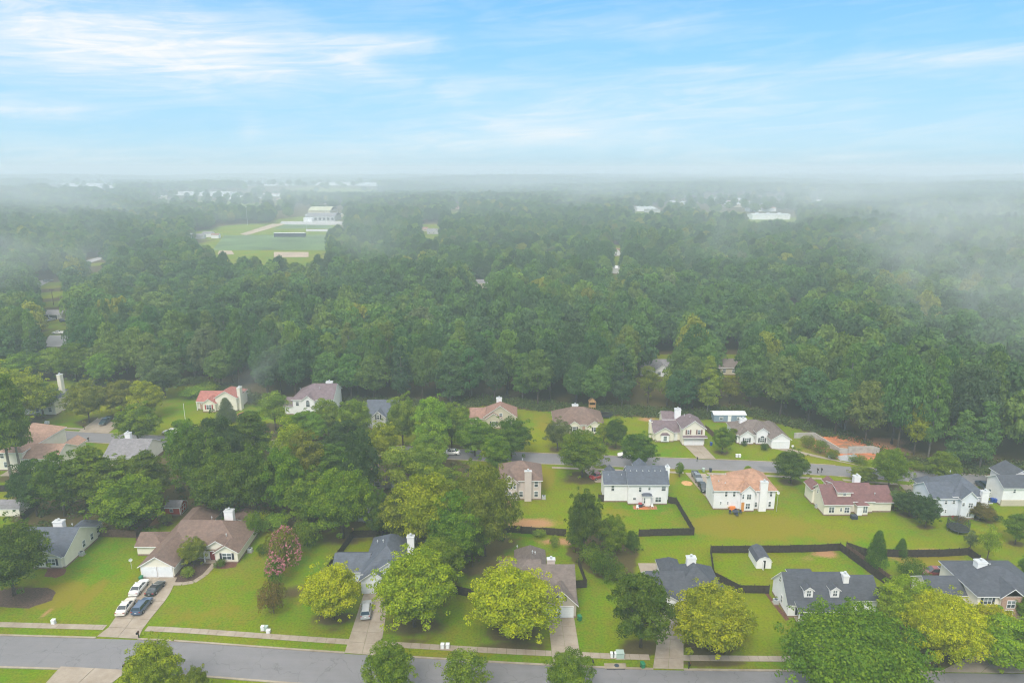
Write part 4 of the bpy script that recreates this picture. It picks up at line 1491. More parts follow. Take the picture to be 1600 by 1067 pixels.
def shed_gambrel(name, label, x0, x1, y0, y1, hw, wall, roof, openw, along='y'):
    """barn shaped garden shed"""
    s = House(name, label, (x0 + x1) / 2, (y0 + y1) / 2, wall, roof, 'shed')
    if along == 'y':
        a0, a1, b0, b1 = y0, y1, x0, x1
        T = lambda a, b, z: (b, a, z)
    else:
        a0, a1, b0, b1 = x0, x1, y0, y1
        T = lambda a, b, z: (a, b, z)
    w = b1 - b0
    prof = [(b0, 0), (b0, hw), (b0 + w * .14, hw + w * .26), ((b0 + b1) / 2, hw + w * .40), (b1 - w * .14, hw + w * .26), (b1, hw), (b1, 0)]
    for a in (a0, a1):
        s.w.face([T(a, b, z) for b, z in prof])
    s.w.face([T(a0, b0, 0), T(a1, b0, 0), T(a1, b0, hw), T(a0, b0, hw)])
    s.w.face([T(a0, b1, 0), T(a1, b1, 0), T(a1, b1, hw), T(a0, b1, hw)])
    P = prof[1:6]
    V, F = [], []
    e = .15
    for b, z in P:
        bb = b + (-.1 if b == b0 else .1 if b == b1 else 0)
        V += [(a0 - e, bb, z + .1), (a1 + e, bb, z + .1)]
    for k in range(4):
        F.append((2 * k, 2 * k + 1, 2 * k + 3, 2 * k + 2))
    s._slab(V, F, T, flip=(along == 'y'), th=.1)
    s.done()
    return s


x, y = G(1191, 888)
s = shed_gambrel('garden_shed', 'white barn shaped shed with grey roof and dark open door on fenced lawn', x - 1.2, x + 1.7, y, y + 4.4, 1.4, WHT, 'charcoal_shingle', .8)
s.extra('doorway_shade_panel', 'black_paint', lambda b: b.box(x - .05, x + .55, y - .02, y + .01, .05, 1.75))  # flat black panel, its colour stands in for the shaded interior
s.extra('open_door', 'white_trim', lambda b: b.box(x - .12, x - .05, y - .75, y - .02, .05, 1.75))
x, y = G(283, 805)
s = House('garden_shed', 'small red shed with white trimmed doors and green grey roof by the trees', x, y + 1.6, 'red_siding', 'grey_shingle', 'shed')
s.wing(x - 3.4, x - .1, y, y + 3.2, 1.9, 'x', 'gg', .6, ov=.15, og=.15)
s.done()
s.win('S', y, x - 2.0, .9, .6, .6)
s.extra('double_door', 'white_trim', lambda b: [b.box(x - .1, x - .05, y + .5, y + .6, .1, 1.9), b.box(x - .1, x - .05, y + 2.5, y + 2.6, .1, 1.9), b.box(x - .1, x - .05, y + 1.5, y + 1.6, .1, 1.8), b.box(x - .1, x - .05, y + .6, y + 2.5, 1.8, 1.9), b.box(x - .1, x - .05, y + .6, y + 2.5, .1, .2), b.box(x - .1, x - .055, y + .6, y + 2.5, .95, 1.05)])
s.extra('corner_board', 'white_trim', lambda b: [b.box(x - .22, x - .08, y - .03, y + .05, 0, 1.95), b.box(x - .12, x - .06, y, y + .14, 0, 1.95)])
x, y = G(36, 806)
s = shed_gambrel('garden_shed', 'dark roofed barn shed with pale cream end at the left edge', x - 7.5, x - .6, y, y + 3.4, 1.6, CRM, 'grey_shingle', 0, 'x')
x, y = G(571, 816)
s = House('garden_shed', 'small white shed half hidden behind trees above the fenced back yard', x, y, WHT, 'grey_shingle', 'shed')
s.wing(x - 1.5, x + 1.8, y, y + 3, 1.9, 'y', 'gg', .5, ov=.15, og=.15)
s.done()
s.door('S', y, x + .2, .1, .9, 1.7, 'blind_glass')


# ---------------------------------------------------------------- trees
def fib(n, r):
    i = np.arange(n) + 0.5
    z = 1 - 2 * i / n
    a = i * 2.399963 + r.random() * 6
    s = np.sqrt(1 - z * z)
    return np.stack([s * np.cos(a), s * np.sin(a), z], 1)


def crown_mesh(name, seed, kind, nclump, nleaf, leaf, Rr=5.0, H=12.0, zb=2.2, calm=1.0):
    r = np.random.default_rng(seed)
    zc, rz = (H + zb) / 2, (H - zb) / 2
    cs, cr = [], []
    if kind == 'pine':
        n = nclump
        for k in range(n):
            f = (k + .5) / n
            z = zb + (H - zb) * f
            env = Rr * (0.95 * (1 - f) ** 0.55 * (0.55 + 0.45 * min(1, f * 4)))
            a = k * 2.4 + r.uniform(-.5, .5)
            rad = env * r.uniform(.45, .95)
            cs.append((rad * cos(a), rad * sin(a), z + r.uniform(-.4, .4)))
            cr.append(Rr * r.uniform(.22, .36) * (1.1 - .5 * f))
    elif kind == 'cone':
        for k in range(nclump):
            f = ((k + .5) / nclump) ** 1.1
            z = zb + (H - zb) * f
            env = Rr * (1 - f) ** 0.75 * (0.7 + .3 * min(1, f * 5))
            a = k * 2.4 + r.uniform(-.4, .4)
            rad = env * r.uniform(.55, .85)
            cs.append((rad * cos(a), rad * sin(a), z))
            cr.append(Rr * (.36 - .14 * f) * r.uniform(.85, 1.15))
    else:
        D = fib(nclump, r)
        lob = r.normal(0, 1, (7, 3))
        lob /= np.linalg.norm(lob, axis=1)[:, None]
        lob[:, 2] *= .6
        lamp = r.uniform(-.24, .26, 7)
        for k, d in enumerate(D):
            d = d + r.normal(0, .13, 3)
            d /= np.linalg.norm(d)
            q = (r.uniform(.62, .84) if calm == 1.0 else r.uniform(.72, .86)) * (1 + float((lamp * np.exp(3.2 * (lob @ d - 1))).sum()))
            ex = 1.0
            if kind == 'oval':
                ex = 1 - .28 * max(0, d[2])
            if kind == 'flat':
                ex = 1 - .24 * max(0, d[2]) ** 1.5 + .04 * max(0, -d[2])
            if d[2] < -.55:
                q *= .8
            rad = Rr * r.uniform(.20, .36) * (34 / max(34, nclump)) ** .42
            if calm == 1.0 and r.random() < .16:      # shoots standing out of the outline
                q = r.uniform(.93, 1.08)
                rad *= .55
            cs.append((d[0] * Rr * q * ex, d[1] * Rr * q * ex, zc + d[2] * rz * q))
            cr.append(rad)
        for k in range(max(3, nclump // 5)):
            d = r.normal(0, 1, 3)
            d /= np.linalg.norm(d)
            cs.append((d[0] * Rr * .35, d[1] * Rr * .35, zc + d[2] * rz * .35))
            cr.append(Rr * .36)
    cs, cr = np.array(cs), np.array(cr)
    w = cr ** 2
    cnt = np.maximum(6, (nleaf * w / w.sum()).astype(int))
    idx = np.repeat(np.arange(len(cs)), cnt)
    n = len(idx)
    d = r.normal(0, 1, (n, 3))
    d /= np.linalg.norm(d, axis=1)[:, None]
    d[:, 2] = np.where(d[:, 2] < -0.35, -d[:, 2], d[:, 2])
    sub = r.uniform(.66, 1.08, n)
    # ragged outline: a few sprays reach beyond their clump
    sp = r.random(n) < .07
    sub[sp] *= r.uniform(1.1, 1.35, sp.sum())
    sq = np.array([1, 1, .78]) if kind != 'pine' else np.array([1.15, 1.15, .55])
    p = cs[idx] + d * sq * (cr[idx] * sub)[:, None]
    out = p - np.array([0, 0, zc])
    out /= np.linalg.norm(out, axis=1)[:, None] + 1e-6
    nr = d * 0.9 + out * 0.35 + r.normal(0, .55, (n, 3)) + np.array([0, 0, .25])
    nr /= np.linalg.norm(nr, axis=1)[:, None]
    t = np.cross(nr, r.normal(0, 1, (n, 3)))
    t /= np.linalg.norm(t, axis=1)[:, None]
    b = np.cross(nr, t)
    s = leaf * r.uniform(.55, 1.25, n)
    a1, b1 = t * s[:, None] * .5, b * s[:, None] * .42
    V = np.empty((n, 4, 3))
    V[:, 0] = p - a1 * 1.15
    V[:, 1] = p + b1 - a1 * .1 + nr * s[:, None] * .06
    V[:, 2] = p + a1 * 1.15
    V[:, 3] = p - b1 - a1 * .1 + nr * s[:, None] * .06
    me = bpy.data.meshes.new(name)
    me.vertices.add(n * 4)
    me.vertices.foreach_set('co', V.reshape(-1))
    me.loops.add(n * 4)
    me.loops.foreach_set('vertex_index', np.arange(n * 4, dtype=np.int32))
    me.polygons.add(n)
    me.polygons.foreach_set('loop_start', np.arange(0, n * 4, 4, dtype=np.int32))
    me.polygons.foreach_set('loop_total', np.full(n, 4, dtype=np.int32))
    ctone = r.random(len(cs))
    tone = np.clip(.46 + .50 * calm * (ctone[idx] - .5) + r.normal(0, .13 * calm, n) + .12 * (sub > 1.0), 0, 1)
    at = me.attributes.new('tone', 'FLOAT', 'FACE')
    at.data.foreach_set('value', tone.astype(np.float32))
    me.update()
    me.validate()
    me.materials.append(MATS['leaf'])
    me['clumps'] = 0
    return me, cs


def wood_mesh(name, seed, cs, H, kind, bark='bark', base=.24):
    r = random.Random(seed)
    mb = MB()
    lean = r.uniform(-.3, .3)
    top = H * (.93 if kind in ('pine', 'cone') else .72)
    P = [(0, 0, -.2), (lean * .2, .05, H * .15), (lean * .5, -.1, H * .35), (lean, .1, H * .55), (lean * .8, 0, top)]
    mb.tube(P, [base * 1.25, base, base * .85, base * .6, base * .12], 7)
    L = list(cs)
    r.shuffle(L)
    for c in L[:14]:
        z0 = max(H * .12, min(top * .9, c[2] * (.9 if kind in ('pine', 'cone') else .55)))
        f = z0 / H
        x0 = lean * min(1, f * 1.6)
        m = ((x0 + c[0]) * .5, c[1] * .5, (z0 + c[2]) * .5 + (.25 if kind != 'pine' else .0))
        mb.tube([(x0, 0, z0), m, (c[0], c[1], c[2])], [base * .42, base * .26, base * .08], 5)
    o = mb.build(name, bark, smooth=True)
    me = o.data
    bpy.data.objects.remove(o)
    return me


VAR = {}


def variant(key, seeds, kind, ncl, nlf, leaf, Rr=5.0, H=12.0, zb=2.2, bark='bark', base=.24, calm=1.0):
    VAR[key] = []
    for s in seeds:
        cm, cs = crown_mesh('crown', s, kind, ncl, nlf, leaf, Rr, H, zb, calm)
        wm = wood_mesh('trunk', s, cs, H, kind, bark, base)
        VAR[key].append((cm, wm, Rr, H))


variant('round', (1, 2, 3), 'round', 110, 30000, .30, Rr=6.0, H=13, zb=.8)
variant('oval', (4, 5), 'oval', 95, 25000, .30, Rr=5.5, H=13, zb=1.2)
variant('flat', (6, 7, 16), 'flat', 170, 46000, .31, Rr=7.5, H=14, zb=.7)
variant('big', (17,), 'flat', 330, 100000, .36, Rr=12.0, H=15, zb=.8)
variant('cone', (8, 9), 'cone', 110, 18000, .29, zb=.8)
variant('pine', (10, 11, 12), 'pine', 70, 15000, .30, Rr=4.2, zb=4.6, H=14, bark='grey_bark')
variant('sparse', (13, 14), 'oval', 46, 6500, .32, zb=2.0)
variant('forest', (21, 22, 23, 24), 'oval', 70, 9000, .40, zb=1.5, calm=.55)
variant('woodpine', (25, 26), 'pine', 54, 7500, .40, calm=.6, Rr=4.4, zb=2.5, H=13, bark='grey_bark')
variant('bush', (31, 32), 'round', 30, 3500, .34, zb=.15, H=5, base=.12)
variant('far', (41, 42, 43, 44, 45), 'oval', 40, 3000, .70, zb=1.5, calm=.5)

T_ = {'YB': (.33, .37, .005), 'YG': (.215, .29, .008), 'G': (.118, .190, .008), 'DG': (.075, .136, .010), 'OL': (.150, .185, .014),
      'LG': (.150, .245, .018), 'PG': (.14, .19, .035), 'BG': (.046, .096, .020), 'OY': (.240, .285, .008), 'RD': (.15, .11, .022), 'SG': (.11, .155, .045), 'LM': (.19, .28, .02)}
TREE_SPOTS = []


def tree(x, y, wid, hgt, kind, tint, label, name='tree', cat='tree', group=None, seed=None):
    k = zlib.crc32(('%.1f,%.1f' % (x, y)).encode())
    V = VAR[kind]
    cm, wm, Rr, H = V[k % len(V)]
    o = empty(name, (x, y, 0), label, cat, group, rz=(k % 628) / 100.0)
    sx = wid / (2 * Rr)
    sz = hgt / H
    o.scale = (sx * (.94 + (k % 7) * .02), sx * (.94 + (k // 7 % 7) * .02), sz)
    t = bpy.data.objects.new('trunk', wm)
    C.objects.link(t)
    t.parent = o
    c = bpy.data.objects.new('crown', cm)
    C.objects.link(c)
    c.parent = o
    tc_ = T_[tint] if isinstance(tint, str) else tint
    j = [1 + ((k >> s) % 17 - 8) * .012 for s in (3, 9, 15)]
    c['tint'] = [tc_[0] * j[0], tc_[1] * j[1], tc_[2] * j[2]]
    TREE_SPOTS.append((x, y, wid / 2))
    return o


def ptree(cx, by, w, top, kind, tint, label, **kw):
    """tree surveyed from the photograph: foot of the trunk, crown width and treetop in photograph pixels"""
    x, y = G(cx, by)
    h = height_at(x, y + 0.3, top)
    return tree(x, y, w / pxm(y) * 1.03, h * .97, kind, tint, label, **kw)


TREES = [
    # front row, along the lower street
    (22, 930, 132, 806, 'flat', 'DG', 'big dark green shade tree on a dark mulch bed at the lower left corner'),
    (246, 1098, 100, 991, 'flat', 'YG', 'leafy light green tree near the lower left mailbox, across the street'),
    (312, 1100, 44, 1036, 'round', 'OL', 'small dull green tree top at the bottom edge, right of the light green one'),
    (522, 967, 104, 874, 'flat', 'YB', 'bright yellow green tree left of the driveway with the silver car'),
    (648, 978, 146, 852, 'flat', 'YG', 'large yellow green tree right of the driveway with the silver car'),
    (692, 915, 84, 832, 'oval', 'G', 'mid green tree standing just behind the large yellow green street tree'),
    (801, 990, 148, 879, 'flat', 'YB', 'bright lime yellow tree on the lawn in front of the tan house'),
    (1001, 1010, 100, 884, 'oval', 'DG', 'dark green upright tree left of the charcoal roofed house driveway'),
    (1108, 1014, 142, 908, 'flat', 'OY', 'yellow green spreading tree in front of the charcoal roofed house'),
    (1325, 1094, 228, 962, 'big', 'G', 'very large dark green tree at the bottom edge below the cape house'),
    (1416, 985, 92, 900, 'round', 'YG', 'rounded green yellow tree between the cape house and the brick bay house'),
    (1472, 1026, 140, 926, 'big', 'YB', 'huge golden green tree hiding the front of the brick bay house'),
    (1545, 1012, 84, 940, 'flat', 'YB', 'golden green tree in front of the brick bay, smaller of the golden pair'),
    (1568, 1040, 112, 960, 'round', 'YG', 'green yellow tree at the lower right corner by the driveway'),
    (1602, 975, 44, 925, 'round', 'G', 'green tree cut off by the right edge beside the brick bay'),
    (612, 1096, 84, 1000, 'oval', 'G', 'fresh green tree at the bottom edge below the silver car'),
    (728, 1098, 88, 1012, 'sparse', 'OL', 'thin olive tree at the bottom edge, centre left'),
    (887, 1094, 76, 1016, 'round', 'G', 'dense green tree at the bottom edge below the tan house driveway'),
    (303, 884, 46, 838, 'round', 'OL', 'olive ornamental tree in the front bed of the ranch house'),
    # middle left grove
    (18, 748, 66, 588, 'pine', 'G', 'tall pine with bare trunk in front of the salmon roofed house, left one'),
    (32, 738, 60, 582, 'pine', 'G', 'tall pine with bare trunk in front of the salmon roofed house, right one'),
    (58, 806, 74, 712, 'round', 'BG', 'dark tree over the dark roofed barn shed at the left edge of the grove'),
    (102, 806, 84, 700, 'oval', 'DG', 'dark green tree in the grove right below the salmon roofed wing'),
    (150, 800, 80, 697, 'pine', 'G', 'soft green pine in the grove below the grey roofed house'),
    (206, 826, 116, 738, 'round', 'G', 'rounded dark green tree at the front of the grove left of the red shed'),
    (196, 782, 76, 708, 'oval', 'OL', 'olive green tree in the grove in front of the grey roofed house'),
    (236, 792, 70, 705, 'pine', 'DG', 'dark pine in the grove behind the red shed'),
    (322, 790, 92, 662, 'oval', 'DG', 'tall dark tree in the grove above the red shed'),
    (345, 760, 92, 640, 'flat', 'BG', 'broad dark blue green tree rising below the red roofed house'),
    (296, 745, 62, 648, 'round', 'G', 'green tree right of the grey roofed house chimney'),
    (352, 812, 96, 706, 'round', 'DG', 'dark tree behind the ranch house roof peak'),
    (402, 812, 86, 688, 'oval', 'DG', 'dark tree directly behind the ranch house chimney'),
    (398, 730, 72, 640, 'pine', 'DG', 'dark pine midway between ranch chimney and red roofed house'),
    (446, 806, 80, 690, 'round', 'G', 'green tree at the back of the ranch lawn'),
    (455, 745, 60, 645, 'sparse', 'OY', 'slim yellowish pine like tree in the grove below the plum roofed house'),
    (480, 775, 66, 665, 'oval', 'OL', 'olive tree next to the slim yellowish one in the central grove'),
    (492, 826, 96, 735, 'round', 'G', 'bushy green tree at the right end of the ranch back lawn'),
    (536, 840, 110, 720, 'flat', 'G', 'large bright green tree above the fenced yard corner'),
    (520, 770, 92, 690, 'oval', 'DG', 'dark green tree behind the large one above the fenced yard corner'),
    (566, 790, 66, 668, 'oval', 'BG', 'dark blue green tree left of the glimpsed plum brown roof'),
    (538, 730, 66, 650, 'round', 'BG', 'dark round tree just below the light green ball tree at upper centre left'),
    # middle centre grove
    (596, 842, 52, 760, 'round', 'DG', 'dark small tree right of the narrow grass gap at centre'),
    (622, 776, 76, 690, 'sparse', 'LM', 'open lime green tree over the glimpsed plum brown roof'),
    (664, 762, 70, 696, 'round', 'LG', 'light green round tree right of the open lime tree'),
    (640, 852, 92, 752, 'round', 'OL', 'olive tree at the left of the big central clump'),
    (672, 862, 118, 728, 'flat', 'OY', 'large yellowish olive tree in the middle of the big central clump'),
    (716, 882, 94, 760, 'round', 'G', 'green tree at the front of the big central clump'),
    (758, 868, 106, 711, 'flat', 'OL', 'tall domed olive tree next to the two storey tan house'),
    (700, 812, 84, 726, 'oval', 'G', 'green tree behind the domed olive tree'),
    (738, 885, 50, 800, 'oval', 'DG', 'dark narrow tree at the foot of the domed olive tree'),
    # trees along the upper street
    (556, 690, 56, 618, 'round', 'LG', 'light green ball shaped tree between the plum and blue roofed houses'),
    (630, 700, 58, 612, 'round', 'LG', 'light green ball shaped tree right of the blue grey roof'),
    (601, 724, 52, 655, 'round', 'YG', 'yellow tipped round tree directly below the blue grey roof'),
    (678, 712, 66, 611, 'oval', 'LM', 'tall pale lime tree at centre behind the upper street'),
    (706, 700, 52, 624, 'oval', 'LG', 'light green tree with a side crown right of the tall pale lime tree'),
    (742, 712, 68, 651, 'round', 'G', 'dense green round tree left of a darker twin on the upper street'),
    (799, 716, 76, 650, 'round', 'DG', 'dense dark green round tree in front of the rust roofed house'),
    (668, 745, 58, 668, 'oval', 'LG', 'pale green tree in front of the upper street, left of the centre gap'),
    (775, 738, 54, 676, 'round', 'G', 'rounded green tree between the domed olive tree and the upper street'),
    (38, 598, 62, 548, 'round', 'G', 'green tree at the far left below the carport house'),
    (84, 590, 56, 540, 'round', 'LG', 'light green tree directly below the grey roof at far left'),
    (120, 596, 64, 532, 'round', 'G', 'leafy tree at the wood edge right of the tall cream chimney'),
    (165, 600, 60, 545, 'flat', 'LG', 'fresh green low tree at the wood edge above the olive ones at left'),
    (1012, 630, 36, 566, 'sparse', 'OL', 'thin pine like tree at the wood edge left of the split level house'),
    (1042, 634, 34, 574, 'sparse', 'LM', 'thin lime tree at the wood edge directly above the split level house'),
    (1108, 636, 40, 572, 'oval', 'G', 'green tree at the wood edge left above the blue grey workshop'),
    (1140, 630, 36, 584, 'sparse', 'OL', 'thin olive tree at the wood edge directly above the workshop'),
    (1172, 636, 42, 570, 'oval', 'DG', 'dark tree at the wood edge right above the workshop'),
    (494, 694, 46, 642, 'round', 'LG', 'light green tree hiding the ground floor of the plum roofed house'),
    (722, 664, 26, 632, 'round', 'G', 'small tree beside the low wing of the rust roofed house'),
    (431, 672, 58, 606, 'sparse', 'LG', 'thin light green tree left of the plum roofed house'),
    (474, 690, 58, 638, 'oval', 'G', 'green tree in front of the plum roofed house, left side'),
    (514, 682, 48, 620, 'oval', 'LG', 'slender light green tree in front of the plum roofed house, right side'),
    (355, 660, 34, 622, 'cone', 'SG', 'small grey green conical tree right in front of the red roofed house'),
    (909, 745, 76, 668, 'round', 'G', 'broad green tree on the grass between the tan and white two storey houses'),
    (998, 732, 58, 673, 'round', 'DG', 'dense round dark tree behind the white two storey house'),
    (871, 703, 44, 652, 'round', 'SG', 'pale grey green tree in front of the twin gable house, left side'),
    (962, 700, 40, 650, 'round', 'DG', 'dark olive tree right of the twin gable house'),
    (943, 694, 28, 656, 'oval', 'OY', 'yellowish tree between the twin gable house and its dark olive neighbour'),
    (1128, 708, 36, 664, 'oval', 'G', 'small tree with split crown in front of the white ranch house'),
    (1144, 690, 18, 668, 'oval', 'G', 'tiny side tree beside the split crown tree at the white ranch house'),
    (1062, 745, 14, 720, 'round', 'G', 'young tree in a pale mulch ring beside the parked pickup'),
    (1235, 754, 56, 700, 'round', 'DG', 'dark round tree by the street right of the orange roofed house'),
    (1388, 762, 66, 694, 'flat', 'G', 'broad green tree above the maroon roofed house by the street'),
    (1346, 752, 40, 728, 'round', 'OL', 'low olive tree touching the maroon roofed house chimney'),
    (1473, 757, 52, 701, 'oval', 'G', 'pointed green tree behind the hip and gable house'),
    (1168, 741, 13, 726, 'round', 'YG', 'tiny bright green tree peeking over the orange roof ridge'),
    (1420, 806, 46, 765, 'oval', 'BG', 'dense dark evergreen beside the maroon roofed house, left of a pair'),
    (1446, 824, 42, 771, 'oval', 'BG', 'dense dark evergreen beside the hip and gable house, right of a pair'),
    (1395, 795, 36, 764, 'round', 'SG', 'grey green loose tree at the right end of the maroon roofed house'),
    (1531, 812, 38, 784, 'round', 'RD', 'rounded reddish green tree beside the white chimney of the hip and gable house'),
    (1586, 850, 44, 796, 'oval', 'G', 'green tree on the lawn at the right edge above the brick bay house'),
    (1542, 876, 32, 816, 'sparse', 'YG', 'young thin yellow green tree on the lawn at right'),
    (1515, 860, 24, 826, 'sparse', 'SG', 'wispy grey green sapling by the corner of the back fence'),
    (1367, 888, 38, 829, 'cone', 'DG', 'dark glossy conical tree inside the right fenced yard'),
    (1407, 868, 22, 840, 'cone', 'DG', 'smaller dark conical tree against the back fence'),
    (1604, 905, 30, 866, 'oval', 'G', 'green tree at the right edge above the charcoal hip roof'),
    (912, 868, 58, 757, 'oval', 'DG', 'tall dark tree in the hedge between the two middle yards'),
    (958, 868, 50, 800, 'round', 'G', 'green tree right of the tall dark one in the middle hedge'),
    (986, 866, 25, 826, 'round', 'DG', 'small round dark tree at the end of the brown back fence'),
    (900, 862, 34, 812, 'round', 'G', 'vine covered green tree on the left of the middle hedge'),
    # upper left
    (22, 668, 120, 566, 'flat', 'YG', 'huge yellow green tree in front of the tall cream chimney at upper left'),
    (68, 652, 60, 590, 'oval', 'LG', 'light green tree hiding the cream house beside its tall chimney'),
    (140, 660, 66, 587, 'flat', 'OL', 'olive green spreading tree on the lawn left of the dark pickup'),
    (190, 650, 58, 590, 'round', 'OL', 'olive green tree directly behind the dark pickup'),
    (234, 655, 52, 590, 'oval', 'OY', 'yellow tipped tree right above the large round roadside tree'),
    (217, 694, 76, 627, 'round', 'G', 'large round green tree at the roadside behind the grey roofed house'),
    (258, 622, 76, 543, 'round', 'SG', 'big grey green domed tree at the wood edge left of the red roofed house'),
    (1077, 608, 32, 560, 'pine', 'OL', 'tall pine standing at the wood edge above the split level house'),
    (64, 478, 9, 462, 'cone', 'DG', 'lone tiny conifer on the mown yard above the carport house'),
]
for (cx, by, w, top, kind, tint, label) in TREES:
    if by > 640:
        LITTER_SHADE.append((cx, by - 1, w * .40, w * .13, .85))  # leaf litter that also darkens the ground as painted contact shade
    ptree(cx, by, w, top, kind, tint, label)

build_ground()

BUSHES = [
    (428, 958, 48, 910, 'RD', 'brownish shrub at the lower end of the flowering hedge row'),
    (410, 866, 18, 850, 'DG', 'small dark shrub beside the pink flowering tree'),
    (472, 838, 24, 811, 'LM', 'lime green shrub at the top of the flowering hedge row'),
    (295, 902, 22, 885, 'LM', 'low light green shrubs in the ranch front bed, left end'),
    (345, 884, 20, 873, 'DG', 'dark clipped shrub by the ranch front window'),
    (225, 893, 12, 883, 'RD', 'small reddish shrub beside the ranch garage corner'),
    (234, 838, 30, 825, 'G', 'green shrub on the bed behind the ranch house'),
    (258, 819, 20, 802, 'OL', 'pale shrub in front of the red shed'),
    (398, 840, 30, 800, 'G', 'shrub at the ranch lawn edge under the trees'),
    (423, 903, 44, 875, 'DG', 'dark low spreading shrub inside the right fenced yard'),
    (1376, 894, 22, 870, 'LM', 'lime shrub at the foot of the dark conical tree'),
    (842, 838, 22, 826, 'LM', 'bright green weed clump in front of the dark back fence, left one'),
    (866, 855, 18, 836, 'LM', 'bright green weed clump in front of the dark back fence, right one'),
    (943, 902, 46, 862, 'DG', 'dark thicket at the foot of the middle hedge'),
    (962, 905, 36, 882, 'G', 'rounded green thicket at the lower tip of the middle hedge'),
    (925, 880, 40, 850, 'G', 'leafy thicket between the two tall hedge trees'),
    (1555, 813, 17, 803, 'BG', 'small dark rounded shrub right of the reddish tree'),
    (1163, 697, 10, 688, 'BG', 'small dark shrub under the left window of the white ranch house'),
    (1194, 703, 14, 692, 'BG', 'round dark shrub on the white ranch house lawn'),
    (1262, 700, 24, 680, 'OL', 'wild olive bush beside the white ranch house garage'),
    (1282, 708, 26, 688, 'G', 'wild green bush along the slope left of the clay pit'),
    (1300, 716, 24, 702, 'G', 'wild green bush by the white post near the clay pit'),
    (1340, 722, 30, 712, 'G', 'low roadside bush in front of the concrete retaining wall'),
    (1430, 732, 34, 720, 'G', 'low weedy bush along the upper street at right'),
    (275, 668, 14, 658, 'BG', 'clipped dark bush left of the white car on the upper street'),
    (300, 622, 40, 604, 'LM', 'bright green scrub behind the red roofed house, left'),
    (325, 612, 40, 598, 'LG', 'bright green scrub behind the red roofed house, right'),
    (775, 664, 26, 646, 'PG', 'pale scrub beside the rust roofed house'),
    (1500, 815, 20, 806, 'RD', 'low flowering shrubs at the foot of the hip and gable house'),
    (1215, 938, 10, 930, 'LM', 'light green plant in the mulch along the cape house side wall'),
    (480, 852, 50, 815, 'G', 'green undergrowth shrub by the fence corner of the central grove'),
    (398, 822, 50, 800, 'OY', 'yellowish undergrowth shrub behind the ranch back lawn'),
    (432, 826, 44, 802, 'LM', 'lime undergrowth shrub behind the ranch back lawn'),
    (370, 815, 46, 795, 'DG', 'dark undergrowth shrub behind the ranch chimney'),
    (590, 690, 26, 670, 'G', 'green shrub in front of the blue grey house garage'),
    (1310, 985, 60, 962, 'DG', 'dark shrub along the front of the cape house'),
]
for (cx, by, w, top, tint, label) in BUSHES:
    if label.startswith('dark low spreading'):
        cx = 1423
    ptree(cx, by, w, top, 'bush', tint, label, name='bush', cat='bush')


def blossom(o, n, w, h, seed, z0=.30):
    """pink flower heads over the upper crown"""
    r = np.random.default_rng(seed)
    mb = MB()
    for k in range(n):
        d = r.normal(0, 1, 3)
        d /= np.linalg.norm(d)
        if d[2] < -.2:
            continue
        c = Vector((d[0] * w * .49, d[1] * w * .49, h * z0 + d[2] * h * (1 - z0) * .98)) * float(r.uniform(.94, 1.03))
        for j in range(3):
            e = [Vector(r.normal(0, .13, 3)) for _ in range(4)]
            mb.face([c + q for q in e])
    f = mb.build('blossoms', 'pink_paint')
    f.parent = o
    s = o.scale
    f.scale = (1 / s[0], 1 / s[1], 1 / s[2])
    return f


for (cx, by, w, top, n, tint, label) in [(447, 886, 50, 822, 700, 'OL', 'crape myrtle covered in pink blossom on the ranch side lawn, larger one'),
                                   (432, 916, 30, 868, 330, 'G', 'smaller green shrub tree with pink blossom tips below the larger pink one')]:
    x, y = G(cx, by)
    hh = height_at(x, y + .3, top)
    o = ptree(cx, by, w, top, 'bush', tint, label, name='flowering_tree', cat='tree')
    blossom(o, n, w / pxm(y), hh, n, .30 if n > 400 else .62)

# ---- the woods: nearest trees one by one, the rest as one mass
LAND = [(-300, -130, 'beyond tall chimney house'), (-130, -70, 'behind red roofed house'), (-70, -25, 'behind plum roofed house'),
        (-25, 5, 'behind rust roofed house'), (5, 35, 'behind twin gable house'), (35, 58, 'behind split level house'),
        (58, 82, 'behind blue grey workshop'), (82, 105, 'above the clay pit'), (105, 300, 'right of the clay pit')]
LOOK = {'DG': 'dark green', 'BG': 'deep blue green', 'G': 'mid green', 'OL': 'olive', 'OY': 'yellow tipped', 'LG': 'light green', 'SG': 'grey green'}
wr = random.Random(99)
cand = []
y = 135.0
while y < 640:
    sp = 8.3
    x = -1.0 * y - 30
    while x < 1.0 * y + 30:
        X, Y = x + wr.uniform(-2.6, 2.6), y + wr.uniform(-2.6, 2.6)
        x += sp
        e = interp(EDGE, X)
        if Y < e + 3 or abs(X) > .76 * Y + 18:
            continue
        if any(inpoly(X, Y, q) for q in CLEAR):
            continue
        cand.append((Y - e, X, Y))
    y += sp * .88
cand.sort()
inds, rest = [], []
for c in cand:
    vis = abs(c[1]) < .755 * c[2] + 2
    if len(inds) < 172 and vis:
        inds.append(c)
    else:
        rest.append((c[1], c[2], 1.0))


def wood_tint(X, Y, rr):
    q = .8 * sin(X * .045 + 1) * cos(Y * .037 + X * .01) + rr.uniform(-1.15, 1.25)
    if q < -.9:
        return 'BG'
    if q < -.05:
        return 'DG'
    if q < .65:
        return 'G'
    if q < 1.15:
        return 'OL'
    return rr.choice(['OY', 'LG', 'LG', 'SG', 'LG'])


